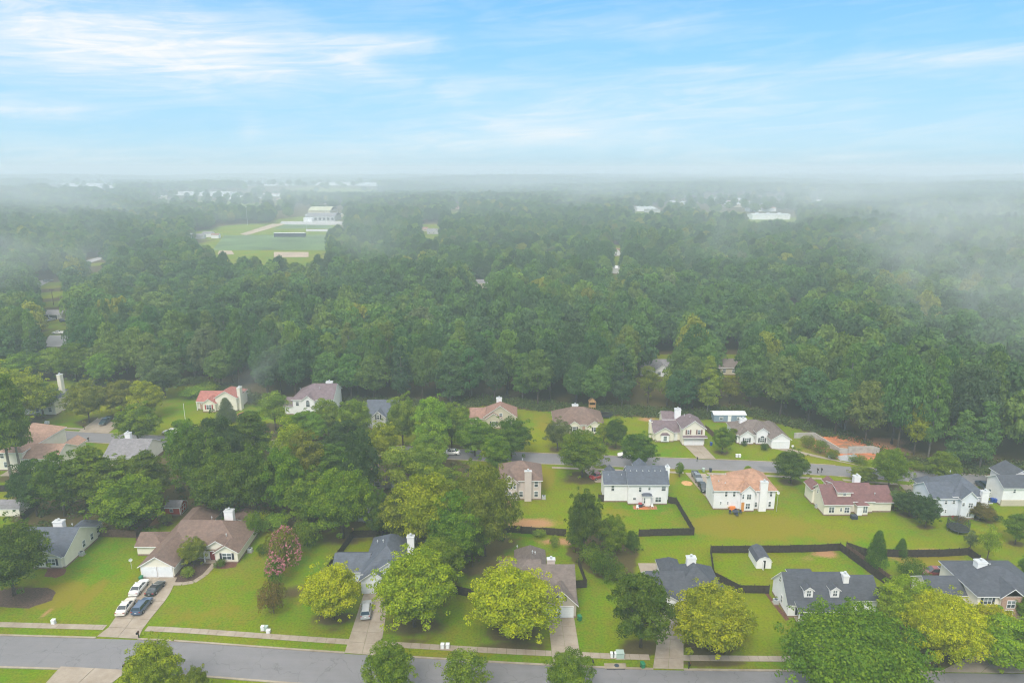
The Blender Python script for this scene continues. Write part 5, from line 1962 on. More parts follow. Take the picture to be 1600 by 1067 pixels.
WT = {'BG': (.060, .115, .040), 'DG': (.066, .138, .040), 'G': (.092, .182, .036), 'OL': (.130, .198, .038), 'OY': (.225, .245, .028), 'LG': (.150, .240, .036), 'SG': (.125, .165, .065)}
PLAN = {}
for d, X, Y in inds:
    tn = wood_tint(X, Y, wr)
    kind = 'woodpine' if wr.random() < .28 else 'forest'
    hgt = wr.uniform(16.0, 25.0) * (0.86 if d < 8 else 1.0)
    if X > 95:
        hgt *= 1.12
    wd = wr.uniform(9.5, 13.0) if kind == 'forest' else wr.uniform(7.5, 9.5)
    where = next(t for a, b, t in LAND if a <= X < b)
    row = 'front' if d < 10 else 'second' if d < 19 else 'third'
    big = 'tall' if hgt > 20 else 'lower'
    lab = '%s %s %s, %s row %s' % (big, LOOK[tn], 'pine' if kind == 'woodpine' else 'tree', row, where)
    PLAN.setdefault(lab, []).append((X, Y, wd, hgt, kind, tn))
ORD = ['leftmost of such', 'second from left', 'third from left', 'fourth from left', 'fifth from left', 'sixth from left', 'seventh from left', 'eighth from left', 'ninth from left', 'tenth from left', 'eleventh from left', 'twelfth from left']
for lab in sorted(PLAN):
    L = sorted(PLAN[lab])
    for k, (X, Y, wd, hgt, kind, tn) in enumerate(L):
        lb = lab if len(L) == 1 else lab + ', ' + (ORD[min(k, 11)] if k < len(L) - 1 or len(L) > 12 else 'rightmost of such')
        tree(X, Y, wd, hgt, kind, WT[tn], lb, name='pine_tree' if kind == 'woodpine' else 'tree', group='trees along the front of the woods')
T0 = (G(1455, 727))
tree(G(1445, 722)[0], G(1445, 722)[1] + 5, 8, 15, 'forest', 'OY', 'small golden tree standing out against the dark woods at right')

y = 640.0
sp = 10.0
while y < 5200:
    sp = 9.5 if y < 1000 else 12 if y < 1800 else 20
    x = -.78 * y - 60
    while x < .78 * y + 60:
        X, Y = x + wr.uniform(-.4, .4) * sp, y + wr.uniform(-.4, .4) * sp
        x += sp
        if any(inpoly(X, Y, q) for q in CLEAR) and not (Y > 1150 and wr.random() < .07):
            continue
        rest.append((X, Y, 1.0 if sp < 11 else 1.25 if sp < 13 else 2.0))
    y += sp * .9


def build_woodland():
    n = len(rest)
    A = np.array(rest)
    r = np.random.default_rng(5)
    z = np.array([terrain(a, b) for a, b, _ in rest])
    me = bpy.data.meshes.new('woodland')
    me.vertices.add(n)
    me.vertices.foreach_set('co', np.stack([A[:, 0], A[:, 1], z], 1).reshape(-1))
    # canopy varies in patches: low young stands, tall ones
    ph = np.sin(A[:, 0] * .021 + 2) * np.cos(A[:, 1] * .017) + .6 * np.sin(A[:, 0] * .06 + A[:, 1] * .045)
    wd = r.uniform(.85, 1.45, n) * A[:, 2]
    ht = (r.uniform(1.0, 1.9, n) + .25 * ph)
    ht = ht * np.where(A[:, 2] > 1.5, 1.1, 1)
    wd = wd * np.where(A[:, 2] > 1.5, .85, 1)
    S = np.stack([wd, wd * r.uniform(.9, 1.1, n), ht], 1)
    rot = np.stack([np.zeros(n), np.zeros(n), r.uniform(0, 6.28, n)], 1)
    keys = [WT[wood_tint(a, b, wr)] for a, b, _ in rest]
    T = np.array(keys) * r.uniform(.85, 1.15, (n, 1))
    for nm, data in (('size', S), ('turn', rot), ('tint', T)):
        a = me.attributes.new(nm, 'FLOAT_VECTOR', 'POINT')
        a.data.foreach_set('vector', data.astype(np.float32).reshape(-1))
    a = me.attributes.new('pick', 'INT', 'POINT')
    near = A[:, 1] < 430
    a.data.foreach_set('value', np.where(near, r.integers(0, 4, n), r.integers(4, 9, n)).astype(np.int32))
    me.update()
    o = bpy.data.objects.new('woodland', me)
    C.objects.link(o)
    o['kind'] = 'stuff'
    ng = bpy.data.node_groups.new('plant_woods', 'GeometryNodeTree')
    ng.interface.new_socket('Geometry', in_out='INPUT', socket_type='NodeSocketGeometry')
    ng.interface.new_socket('Geometry', in_out='OUTPUT', socket_type='NodeSocketGeometry')
    gi, go = ng.nodes.new('NodeGroupInput'), ng.nodes.new('NodeGroupOutput')
    iop = ng.nodes.new('GeometryNodeInstanceOnPoints')
    iop.inputs['Pick Instance'].default_value = True
    g2i = ng.nodes.new('GeometryNodeJoinGeometry')
    srcs = VAR['forest'] + VAR['far']
    links = []
    for k, (cm, wm, a_, b_) in enumerate(srcs):
        # crown and trunk meshes as one template each; the template lives in the ground far outside the view
        mo = bpy.data.objects.new('woodland_crown', cm)
        links.append(mo)
        oi = ng.nodes.new('GeometryNodeObjectInfo')
        oi.inputs['Object'].default_value = mo
        oi.inputs['As Instance'].default_value = True
        ng.links.new(oi.outputs['Geometry'], g2i.inputs[0])

    def na(nm, ty):
        q = ng.nodes.new('GeometryNodeInputNamedAttribute')
        q.data_type = ty
        q.inputs['Name'].default_value = nm
        return q.outputs['Attribute']
    ng.links.new(gi.outputs[0], iop.inputs['Points'])
    ng.links.new(g2i.outputs[0], iop.inputs['Instance'])
    ng.links.new(na('pick', 'INT'), iop.inputs['Instance Index'])
    e2r = ng.nodes.new('FunctionNodeEulerToRotation')
    ng.links.new(na('turn', 'FLOAT_VECTOR'), e2r.inputs[0])
    ng.links.new(e2r.outputs[0], iop.inputs['Rotation'])
    ng.links.new(na('size', 'FLOAT_VECTOR'), iop.inputs['Scale'])
    ng.links.new(iop.outputs[0], go.inputs[0])
    md = o.modifiers.new('plant_woods', 'NODES')
    md.node_group = ng
    return o


build_woodland()


# undergrowth: weeds and low scrub along the woods and under the grove, one mass
def build_undergrowth():
    r = np.random.default_rng(12)
    P = []
    xs = np.linspace(-160, 175, 700)
    for x in xs:
        e = interp(EDGE, x)
        for k in range(3):
            P.append((x + r.uniform(-1, 1), e + r.uniform(-.5, 7), r.uniform(.8, 2.3)))
    for w in WOODS:
        A = np.array(w)
        lo, hi = A.min(0), A.max(0)
        for k in range(int((hi[0] - lo[0]) * (hi[1] - lo[1]) * .09)):
            x, y = r.uniform(lo[0], hi[0]), r.uniform(lo[1], hi[1])
            if inpoly(x, y, w):
                P.append((x, y, r.uniform(.5, 1.7)))
    V, tones = [], []
    for (x, y, s) in P:
        n = 40
        d = r.normal(0, 1, (n, 3))
        d /= np.linalg.norm(d, axis=1)[:, None]
        d[:, 2] = abs(d[:, 2])
        p = np.array([x, y, 0]) + d * np.array([s * 1.2, s * 1.2, s]) * r.uniform(.5, 1, (n, 1))
        t = r.normal(0, 1, (n, 3))
        t /= np.linalg.norm(t, axis=1)[:, None]
        b = np.cross(t, d)
        sz = .45 * r.uniform(.5, 1.2, (n, 1))
        V.append(np.stack([p - t * sz * .6, p + b * sz * .5, p + t * sz * .6, p - b * sz * .5], 1))
        tones.append(np.clip(r.random() * .6 + r.random(n) * .4, 0, 1))
    V = np.concatenate(V)
    n = len(V)
    me = bpy.data.meshes.new('undergrowth')
    me.from_pydata(V.reshape(-1, 3).tolist(), [], [(4 * i, 4 * i + 1, 4 * i + 2, 4 * i + 3) for i in range(n)])
    a = me.attributes.new('tone', 'FLOAT', 'FACE')
    a.data.foreach_set('value', np.concatenate(tones).astype(np.float32))
    me.materials.append(MATS['leaf'])
    o = bpy.data.objects.new('undergrowth', me)
    C.objects.link(o)
    o['kind'] = 'stuff'
    o['tint'] = [.085, .12, .03]


build_undergrowth()


# ---------------------------------------------------------------- fences
PANELS = {}


def picket_panel(m, hgt):
    if (m, hgt) not in PANELS:
        r = random.Random(4)
        mb = MB()
        for k in range(16):
            x0 = k * .15
            z = hgt + r.uniform(-.03, .03)
            n = r.uniform(-.006, .006)
            mb.box(x0 + .006, x0 + .144, -.012 + n, .012 + n, .05, z)
        for z in (.35, hgt - .35):
            mb.box(0, 2.4, .014, .06, z, z + .09)
        o = mb.build('fence_panel', m)
        PANELS[(m, hgt)] = o.data
        bpy.data.objects.remove(o)
        mb = MB()
        mb.box(-.06, .06, -.06, .06, -.1, hgt + .1)
        mb.box(-.08, .08, -.08, .08, hgt + .1, hgt + .14)
        o = mb.build('fence_post', m)
        PANELS[(m, hgt, 'p')] = o.data
        bpy.data.objects.remove(o)
    return PANELS[(m, hgt)], PANELS[(m, hgt, 'p')]


def fence(px, label, m='dark_fence_wood', hgt=1.7):
    P = W(px)
    pm, qm = picket_panel(m, hgt)
    root = empty('fence', (P[0][0], P[0][1], 0), label, 'fence')
    for (a, b), (c, d) in zip(P, P[1:]):
        L = math.hypot(c - a, d - b)
        n = max(1, round(L / 2.4))
        ang = math.atan2(d - b, c - a)
        for k in range(n):
            f = k / n
            o = bpy.data.objects.new('fence_panel', pm)
            C.objects.link(o)
            o.parent = root
            o.location = (a + (c - a) * f - P[0][0], b + (d - b) * f - P[0][1], rnd.uniform(-.04, .04))
            o.rotation_euler = (0, 0, ang)
            o.scale = (L / n / 2.4, 1, 1 + rnd.uniform(-.02, .02))
            q = bpy.data.objects.new('fence_post', qm)
            C.objects.link(q)
            q.parent = root
            q.location = (a + (c - a) * f - P[0][0], b + (d - b) * f - P[0][1], 0)
            q.rotation_euler = (0, 0, ang)
    q = bpy.data.objects.new('fence_post', qm)
    C.objects.link(q)
    q.parent = root
    q.location = (P[-1][0] - P[0][0], P[-1][1] - P[0][1], 0)
    return root


fence([(1115, 905), (1110, 864)][::-1] + [(1155, 926), (1201, 927)], 'dark picket fence along the left and near side of the big fenced lawn')
fence([(1110, 864), (1252, 863), (1312, 860)], 'dark picket fence across the back of the big fenced lawn with the white shed')
fence([(1312, 860), (1387, 916)], 'diagonal dark picket fence closing the big fenced lawn on its right')
fence([(1366, 930), (1392, 929)], 'short dark picket fence right of the cape house garage')
fence([(1322, 858), (1350, 868), (1417, 871), (1466, 870), (1512, 867), (1530, 880)], 'long dark picket fence behind the maroon van and conical trees')
fence([(1322, 862), (1392, 912)], 'second diagonal picket fence running beside the right fenced yard', 'brown_fence_wood')
fence([(1043.6, 786), (1056, 788), (1084, 836), (998, 838)], 'dark picket fence round the back lawn of the white two storey house')
fence([(935, 783), (943, 784)], 'short dark picket fence at the left corner of the white two storey house')
fence([(784, 832), (830, 834), (884, 838)], 'dark picket fence behind the tan house below the reddish bare patch')
fence([(904, 884), (916, 918), (899.5, 919)], 'small dark picket fence beside the tan house')
fence([(512, 895), (552, 840), (616, 838)], 'dark picket fence round the small vivid lawn of the slate roofed house')
fence([(158, 838), (213, 840)], 'brown picket fence between the slate roofed house and the ranch lawn', 'brown_fence_wood')
fence([(213, 840), (247, 806)], 'weathered picket fence running up to the red shed', 'brown_fence_wood')
fence([(0, 768), (26, 768)], 'dark fence in front of the pines at the left edge')
fence([(34, 816), (62, 790)], 'dark fence beside the dark roofed barn shed')
fence([(704, 926), (740, 934)], 'short dark fence between the two large street trees at centre')
fence([(92, 618), (120, 618)], 'dark fence right of the tall cream chimney house at upper left')
fence([(1102, 672), (1122, 690)], 'dark fence right of the split level house', 'brown_fence_wood')
tag(empty('gate_post', G(552, 838) + (0,), 'orange timber gate post at the corner of the vivid fenced lawn', 'post'))
_g = MB()
_x, _y = G(552, 838)
_g.box(_x - .15, _x + .15, _y - .15, _y + .05, 0, 2.0)
_g.build('post', 'orange_wood', bpy.data.objects['gate_post'], (_x, _y, 0))


# ---------------------------------------------------------------- vehicles
def vehicle(rear, front, paint, style, label, cat='car', L=None, name='parked_car'):
    a, b = G(*rear), G(*front)
    ang = math.atan2(b[1] - a[1], b[0] - a[0]) - pi / 2
    cx, cy_ = (a[0] + b[0]) / 2, (a[1] + b[1]) / 2
    root = empty(name, (cx, cy_, 0.07), label, cat, rz=ang)
    L = L or {'sedan': 4.75, 'wagon': 4.6, 'suv': 4.7, 'pickup': 5.5, 'van': 4.9, 'roadster': 4.3}[style]
    k = L / 4.7
    hi = {'sedan': 0, 'wagon': .03, 'suv': .18, 'pickup': .15, 'van': .15, 'roadster': -.06}[style]
    body = [(-2.35, .78, .42, .74), (-2.28, .86, .28, .93), (-1.9, .90, .24, 1.0), (-1.0, .92, .22, 1.0), (0.2, .92, .22, .98), (1.0, .91, .22, .95), (1.8, .88, .24, .86), (2.2, .82, .28, .76), (2.35, .70, .36, .62)]
    if style == 'roadster':
        body = [(y, w * .96, zl, zt * .93) for y, w, zl, zt in body]
    mb = MB()
    rings = []
    for (y, w, zl, zt) in body:
        y *= k
        zl += hi * .5
        zt += hi
        i = len(mb.v)
        mb.v += [(-w * .9, y, zl), (-w, y, zl * .5 + zt * .5), (-w * .97, y, zt * .8 + zl * .2), (-w * .84, y, zt), (0, y, zt + .035), (w * .84, y, zt), (w * .97, y, zt * .8 + zl * .2), (w, y, zl * .5 + zt * .5), (w * .9, y, zl)]
        rings.append(i)
    for r0, r1 in zip(rings, rings[1:]):
        for j in range(8):
            mb.f.append((r0 + j, r1 + j, r1 + j + 1, r0 + j + 1))
            mb.m.append(0)
        mb.f.append((r0 + 8, r1 + 8, r1, r0))
        mb.m.append(0)
    mb.f.append(tuple(rings[0] + j for j in range(9)))
    mb.f.append(tuple(rings[-1] + j for j in range(9))[::-1])
    mb.m += [0, 0]
    zb = .95 + hi
    g = {'sedan': (-1.75, 1.05, -1.05, .25, 1.40), 'wagon': (-2.22, 1.05, -1.95, .3, 1.46), 'suv': (-2.25, 1.0, -2.0, .35, 1.50), 'pickup': (-.55, 1.1, -.4, .55, 1.45),
         'van': (-2.28, 1.35, -2.15, .55, 1.55), 'roadster': (-1.3, .7, -.95, .05, 1.2)}[style]
    y0, y1, u0, u1, zt = [q * k for q in g[:4]] + [g[4] + hi]
    if style == 'pickup':   # open bed sunk into the body
        mb.box(-.72, .72, -2.2 * k, -.62 * k, 1.0 + hi, 1.015 + hi, 1)
        for q in (-.80, .74):
            mb.box(q, q + .06, -2.28 * k, -.6 * k, .98 + hi, 1.14 + hi, 0)
        mb.box(-.80, .80, -2.30 * k, -2.24 * k, .98 + hi, 1.14 + hi, 0)
    mb.build('body', [paint, 'black_paint'], root, smooth=False)
    w0, w1 = .80, .62
    gl = MB()
    gl.v = [(-w0, y0, zb), (w0, y0, zb), (w0, y1, zb), (-w0, y1, zb), (-w1, u0, zt), (w1, u0, zt), (w1, u1, zt), (-w1, u1, zt)]
    gl.f = [(0, 1, 5, 4), (1, 2, 6, 5), (2, 3, 7, 6), (3, 0, 4, 7)]
    gl.m = [0] * 4
    gl.build('windows', 'car_glass', root)
    rf = MB()
    e = .02
    rf.box(-w1 - e, w1 + e, u0 - e, u1 + e, zt - .02, zt + .045, 0, (-w1 + .12, w1 - .12, u0 + .12, u1 - .12))
    for sx in (-1, 1):
        for (ya, yb) in ((y0, u0), (y1, u1), ((y0 * .45 + y1 * .55), (u0 * .45 + u1 * .55))):
            rf.tube([(sx * (w0 + .01), ya, zb), (sx * (w1 + .02), yb, zt)], [.045, .04], 4)
    rf.build('roof', 'black_paint' if style == 'roadster' else paint, root)
    for sx in (-1, 1):
        for yy in (-1.42 * k, 1.42 * k):
            wb = MB()
            wb.tube([(sx * .70, yy, .33), (sx * .915, yy, .33)], [.33, .33], 14)
            wh = wb.build('wheel', 'rubber', root)
            rb = MB()
            rb.tube([(sx * .90, yy, .33), (sx * .93, yy, .33)], [.20, .17], 10)
            for j in range(5):
                rb.box(sx * .93 - .01, sx * .93 + .01, yy + .12 * cos(j * 1.2566) - .025, yy + .12 * cos(j * 1.2566) + .025, .33 + .12 * sin(j * 1.2566) - .025, .33 + .12 * sin(j * 1.2566) + .025)
            rb.build('rim', 'steel', wh)
        tb = MB()
        tb.box(sx * .66 - .16, sx * .66 + .16, -2.345 * k, -2.22 * k, .70 + hi, .86 + hi)
        tb.build('tail_light', 'red_lens', root)
        tb = MB()
        tb.box(sx * .58 - .15, sx * .58 + .15, 2.20 * k, 2.335 * k, .56 + hi, .68 + hi)
        tb.build('headlight', 'clear_lens', root)
        tb = MB()
        tb.box(sx * .97 - .07, sx * .97 + .07, .72 * k, .86 * k, .98 + hi, 1.10 + hi)
        tb.build('side_mirror', paint, root)
    tb = MB()
    tb.box(-.16, .16, -2.37 * k, -2.34 * k, .56 + hi, .66 + hi)
    tb.build('number_plate', 'white_plastic', root)
    tb = MB()
    tb.box(-.80, .80, -2.40 * k, -2.28 * k, .34 + hi * .5, .50 + hi * .5)
    tb.box(-.74, .74, 2.28 * k, 2.40 * k, .34 + hi * .5, .48 + hi * .5)
    tb.build('bumper', paint if style != 'pickup' else 'steel', root)
    return root


vehicle((188.7, 963), (206, 940), 'ivory_car_paint', 'sedan', 'ivory white sedan nearest the street on the left of the ranch driveway')
vehicle((209, 932.5), (226.5, 911), 'white_car_paint', 'sedan', 'white sedan near the garage on the left of the ranch driveway')
vehicle((234.5, 932), (252, 913), 'black_car_paint', 'roadster', 'low black sports coupe near the garage on the ranch driveway')
vehicle((214, 961.5), (232, 940), 'blue_car_paint', 'wagon', 'blue hatchback nearest the street on the right of the ranch driveway')
vehicle((571.5, 967), (573.5, 948), 'silver_car_paint', 'suv', 'silver car parked between the two big yellow green trees')
vehicle((1474, 899), (1446, 898.5), 'maroon_car_paint', 'van', 'maroon minivan parked on the grass behind the brick bay house', 'van', name='parked_van')
vehicle((1084.5, 742), (1094, 757), 'grey_car_paint', 'pickup', 'blue grey pickup on the driveway left of the orange roofed house', 'pickup', name='pickup_truck')
vehicle((1095, 758), (1102, 771), 'black_car_paint', 'sedan', 'black car squeezed between pickup and wall of the orange roofed house')
vehicle((1543, 768), (1529, 757), 'navy_car_paint', 'suv', 'dark blue car parked behind the hip and gable house')
vehicle((174, 655), (157, 667), 'teal_car_paint', 'pickup', 'dark pickup with pale hood on a brown driveway at upper left', 'pickup', name='pickup_truck')
vehicle((279, 679), (256, 678), 'white_car_paint', 'suv', 'white car beside the large round roadside tree at upper left')
vehicle((991, 713.5), (967, 713.5), 'white_car_paint', 'sedan', 'white car on the upper street half behind a round dark tree')
vehicle((930, 748), (940, 745), 'red_car_paint', 'sedan', 'red car glimpsed at the left of the white two storey house')
vehicle((716, 710), (694, 709), 'white_car_paint', 'sedan', 'white car hidden under the trees on the upper street at centre')
vehicle((104, 522), (79, 522), 'white_car_paint', 'pickup', 'white pickup parked on the road below the carport house', 'pickup', name='pickup_truck')
vehicle((86, 500), (72, 503), 'silver_car_paint', 'sedan', 'pale car half inside the open carport')
vehicle((98, 503), (104, 503), 'navy_car_paint', 'suv', 'dark car on the grass right of the carport', L=4.3)
vehicle((72, 441), (80, 440), 'grey_car_paint', 'suv', 'distant dark vehicle at the edge of the pale road at far left', L=6)


# ---------------------------------------------------------------- street and yard furniture
def item(name, px, label, cat, parts, group=None, rz=0.0, z=0.0):
    x, y = G(*px)
    o = empty(name, (x, y, z), label, cat, group, rz)
    for nm, m, fn in parts:
        mb = MB()
        fn(mb)
        mb.build(nm, m, o)
    return o


def mailbox(px, label, m='black_paint', rz=0.0):
    return item('mailbox', px, label, 'mailbox', [
        ('post', m, lambda b: [b.box(-.06, .06, -.06, .06, 0, 1.2), b.box(-.05, .05, -.45, .1, .9, .98), b.tube([(0, .1, .55), (0, -.35, .9)], [.03, .03], 4)]),
        ('box', m, lambda b: [b.box(-.12, .12, -.5, .1, 1.0, 1.2), b.tube([(0, -.5, 1.2), (0, .1, 1.2)], [.12, .12], 10)]),
        ('flag', 'red_car_paint', lambda b: b.box(.125, .14, -.3, -.1, 1.2, 1.4))], rz=rz)


for px, lb in [((217, 996), 'black mailbox on the verge right of the ranch driveway'), ((196.5, 1047), 'black mailbox across the street from the ranch house'),
               ((926, 1041), 'dark mailbox on the verge right of the tan house driveway'), ((1076, 1045), 'dark mailbox right of the charcoal roofed house driveway'), ((1460, 1047), 'dark mailbox below the huge golden green tree'),
               ((132, 671), 'dark mailbox left of the dark pickup on the upper street'), ((139, 690), 'dark mailbox on the near side of the upper street at left'),
               ((1277, 739), 'dark mailbox above the maroon roofed house, left of two'), ((1283, 738.5), 'dark mailbox above the maroon roofed house, right of two'), ((1089, 721), 'dark mailbox at the foot of the split level house driveway')]:
    mailbox(px, lb)
ubox = lambda m, h=.75: [('box', m, lambda b: [b.box(-.28, .28, -.28, .28, .05, h), b.box(-.31, .31, -.31, .31, h, h + .06)]), ('base', 'kerb_concrete', lambda b: b.box(-.36, .36, -.36, .36, 0, .06))]
for px, m, lb in [((84, 974), 'white_plastic', 'white utility pedestal on the lawn left of the ranch driveway'), ((411, 984), 'white_plastic', 'left one of a pair of pale utility boxes below the brownish shrub'),
                  ((416, 984), 'pale_green_metal', 'right one of a pair of pale utility boxes below the brownish shrub'), ((419.5, 988), 'white_plastic', 'small cream hydrant like cap right of the paired utility boxes'),
                  ((691.5, 1012), 'white_plastic', 'left one of two white utility boxes below the large yellow green tree'), ((699.5, 1012), 'white_plastic', 'right one of two white utility boxes below the large yellow green tree'),
                  ((956.5, 1026), 'white_plastic', 'left one of two white pedestals beside the green transformer box'), ((960.5, 1026), 'white_plastic', 'right one of two white pedestals beside the green transformer box'),
                  ((72, 662), 'white_plastic', 'left one of a white utility pair on the upper left verge'), ((75.5, 662), 'white_plastic', 'right one of a white utility pair on the upper left verge'),
                  ((1151, 714), 'white_plastic', 'left one of two white posts before the white ranch house'), ((1155.5, 714), 'white_plastic', 'right one of two white posts before the white ranch house'),
                  ((1296, 715), 'white_plastic', 'white marker post at the corner of the clay pit'), ((1190, 744), 'white_plastic', 'white pedestal behind the orange roofed house')]:
    item('utility_box', px, lb, 'utility box', ubox(m, .75 if 'hydrant' not in lb else .5))
item('transformer_box', (968.5, 1026), 'pale green transformer cabinet on the lawn beside the street', 'utility box', [
    ('cabinet', 'pale_green_metal', lambda b: [b.box(-.6, .6, -.5, .5, .1, .95, 0, (-.6, .6, -.4, .5)), b.box(-.63, .63, -.53, .53, .95, 1.0)]), ('base', 'kerb_concrete', lambda b: b.box(-.75, .75, -.65, .65, 0, .1))])
item('storm_drain', (967, 1043), 'concrete storm drain inlet with round dark lid at the kerb', 'storm drain', [
    ('top_slab', 'kerb_concrete', lambda b: b.box(-2.2, 1.2, -.3, .9, .1, .2, 0, (-2.0, 1.0, -.28, .8))), ('lid', 'dark_plastic', lambda b: b.cyl(-.3, .3, .2, .23, .38, .38, 14)), ('inlet_shade_strip', 'black_paint', lambda b: b.box(-1.9, .9, -.34, -.305, .02, .12))])  # inlet slot is a black strip, coloured as the shade within


def bin_(px, m, label, rz=0.0):
    return item('wheelie_bin', px, label, 'wheelie bin', [
        ('body', m, lambda b: b.box(-.24, .24, -.28, .28, .08, .95, 0, (-.3, .3, -.36, .36))),
        ('lid', m, lambda b: [b.box(-.32, .32, -.40, .38, .95, 1.0, 0, (-.28, .28, -.34, .34)), b.box(-.25, .25, .38, .44, .9, .94)]),
        ('wheel', 'rubber', lambda b: b.tube([(-.3, .26, .12), (-.22, .26, .12)], [.12, .12], 10)), ('wheel', 'rubber', lambda b: b.tube([(.22, .26, .12), (.3, .26, .12)], [.12, .12], 10))], rz=rz)


bin_((221, 907), 'green_plastic', 'green wheelie bin by the left corner of the ranch garage')
bin_((905.5, 969), 'green_plastic', 'green wheelie bin right of the tan house garage', .4)
bin_((1004, 1043), 'green_plastic', 'green wheelie bin on the verge left of the charcoal roofed house driveway', .2)
bin_((1099, 737), 'pale_green_metal', 'grey green wheelie bin on the upper street kerb, left one')
bin_((1110, 737), 'dark_plastic', 'dark wheelie bin on the upper street kerb, right one')
bin_((1111, 696), 'blue_plastic', 'blue wheelie bin right of the split level garage')
bin_((1550, 784), 'blue_plastic', 'blue wheelie bin between the hip and gable and the white gabled houses, left one')
bin_((1554, 785), 'blue_plastic', 'blue wheelie bin between the hip and gable and the white gabled houses, right one')


def aircon(px, label):
    return item('air_conditioner', px, label, 'air conditioner', [
        ('casing', 'galvanised', lambda b: [b.box(-.4, .4, -.4, .4, .08, .8)] + [b.box(-.41, .41, -.41, .41, z, z + .02) for z in (.2, .35, .5, .65)]),
        ('fan_grille', 'dark_plastic', lambda b: b.cyl(0, 0, .8, .84, .3, .3, 14)), ('pad', 'kerb_concrete', lambda b: b.box(-.55, .55, -.55, .55, 0, .08))])


aircon((128, 867), 'grey air conditioner beside the cream slate roofed house wall')
aircon((391, 862), 'grey air conditioner at the right wall of the ranch house')
aircon((1212, 942), 'grey air conditioner beside the left wall of the cape house')
aircon((849.5, 779), 'grey air conditioner at the right corner of the two storey tan house')
aircon((1277, 793), 'grey air conditioner by the left wall of the maroon roofed house')


def dish(px, z, label, face=0.0):
    def f(b):
        n = 12
        c = (0, 0, 0)
        for k in range(n):
            a, d = 2 * pi * k / n, 2 * pi * (k + 1) / n
            b.face([(0, 0.08, z), (.35 * cos(a), -.02, z + .35 * sin(a)), (.35 * cos(d), -.02, z + .35 * sin(d))])
            b.face([(0, 0.10, z), (.35 * cos(d), 0, z + .35 * sin(d)), (.35 * cos(a), 0, z + .35 * sin(a))])
    return item('satellite_dish', px, label, 'satellite dish', [('dish', 'white_plastic', f), ('mast', 'galvanised', lambda b: [b.cyl(0, .12, 0, z, .05, .05, 6), b.tube([(0, .1, z), (0, -.35, z - .1)], [.02, .02], 4)])], rz=face)


dish((784, 896), 2.7, 'white satellite dish on a pole left of the tan house', .3)
dish((1213, 799), 4.6, 'white satellite dish at the right corner of the orange roofed house', -.4)
dish((1238, 703), 1.2, 'white satellite dish beside the white ranch house garage', -.3)
dish((206, 889), 2.0, 'white satellite dish at the left wing of the ranch house', .5)


def trampoline(px, label, net='screen_mesh', R_=2.1, rim='dark_plastic', tall=1.9):
    def ring(b, r, z, t):
        P = [(r * cos(2 * pi * k / 20), r * sin(2 * pi * k / 20), z) for k in range(21)]
        b.tube(P, [t] * 21, 6)
    def netf(b):
        for k in range(20):
            a, d = 2 * pi * k / 20, 2 * pi * (k + 1) / 20
            for j in range(6):
                f = j / 6
                z0, z1 = .8 + tall * f, .8 + tall * (f + .06)
                b.face([(R_ * cos(a), R_ * sin(a), z0), (R_ * cos(d), R_ * sin(d), z0), (R_ * cos(d), R_ * sin(d), z1), (R_ * cos(a), R_ * sin(a), z1)])
            b.tube([(R_ * cos(a), R_ * sin(a), .8), (R_ * cos(a), R_ * sin(a), .8 + tall)], [.018, .018], 3)
    parts = [('mat', 'black_paint', lambda b: b.cyl(0, 0, .76, .79, R_ * .93, R_ * .93, 24)), ('rim', rim, lambda b: ring(b, R_, .8, .09))]
    for k in range(6):
        a = 2 * pi * k / 6
        parts.append(('leg', 'steel', lambda b, a=a: b.tube([(R_ * cos(a), R_ * sin(a), 0), (R_ * cos(a), R_ * sin(a), .8)], [.03, .03], 5)))
        if tall > .5:
            parts.append(('net_pole', 'dark_plastic', lambda b, a=a: b.tube([(R_ * cos(a), R_ * sin(a), .8), (R_ * .97 * cos(a), R_ * .97 * sin(a), .8 + tall)], [.04, .04], 6)))
    if tall > .5:
        parts.append(('net', net, netf))
    return item('trampoline', px, label, 'trampoline', parts)


trampoline((1496, 829), 'black netted trampoline on the lawn behind the hip and gable house')
trampoline((382, 651), 'trampoline with orange rim right of the red roofed house', rim='orange_plastic', tall=.3)
trampoline((946, 651), 'dark low trampoline at the wood edge right of the twin gable house', rim='dark_plastic', tall=.9)


def chair(b, x, y, r):
    c, s_ = cos(r), sin(r)
    b.box(x - .25, x + .25, y - .25, y + .25, .42, .47)
    for sx in (-.22, .22):
        for sy in (-.22, .22):
            b.box(x + sx - .02, x + sx + .02, y + sy - .02, y + sy + .02, 0, .42)
    b.box(x - .25 * abs(s_) - .25 * (abs(c) > .5) * 0 - .24, x + .24, y + .22 * (1 if c > 0 else -1) - .02, y + .22 * (1 if c > 0 else -1) + .02, .47, .95)


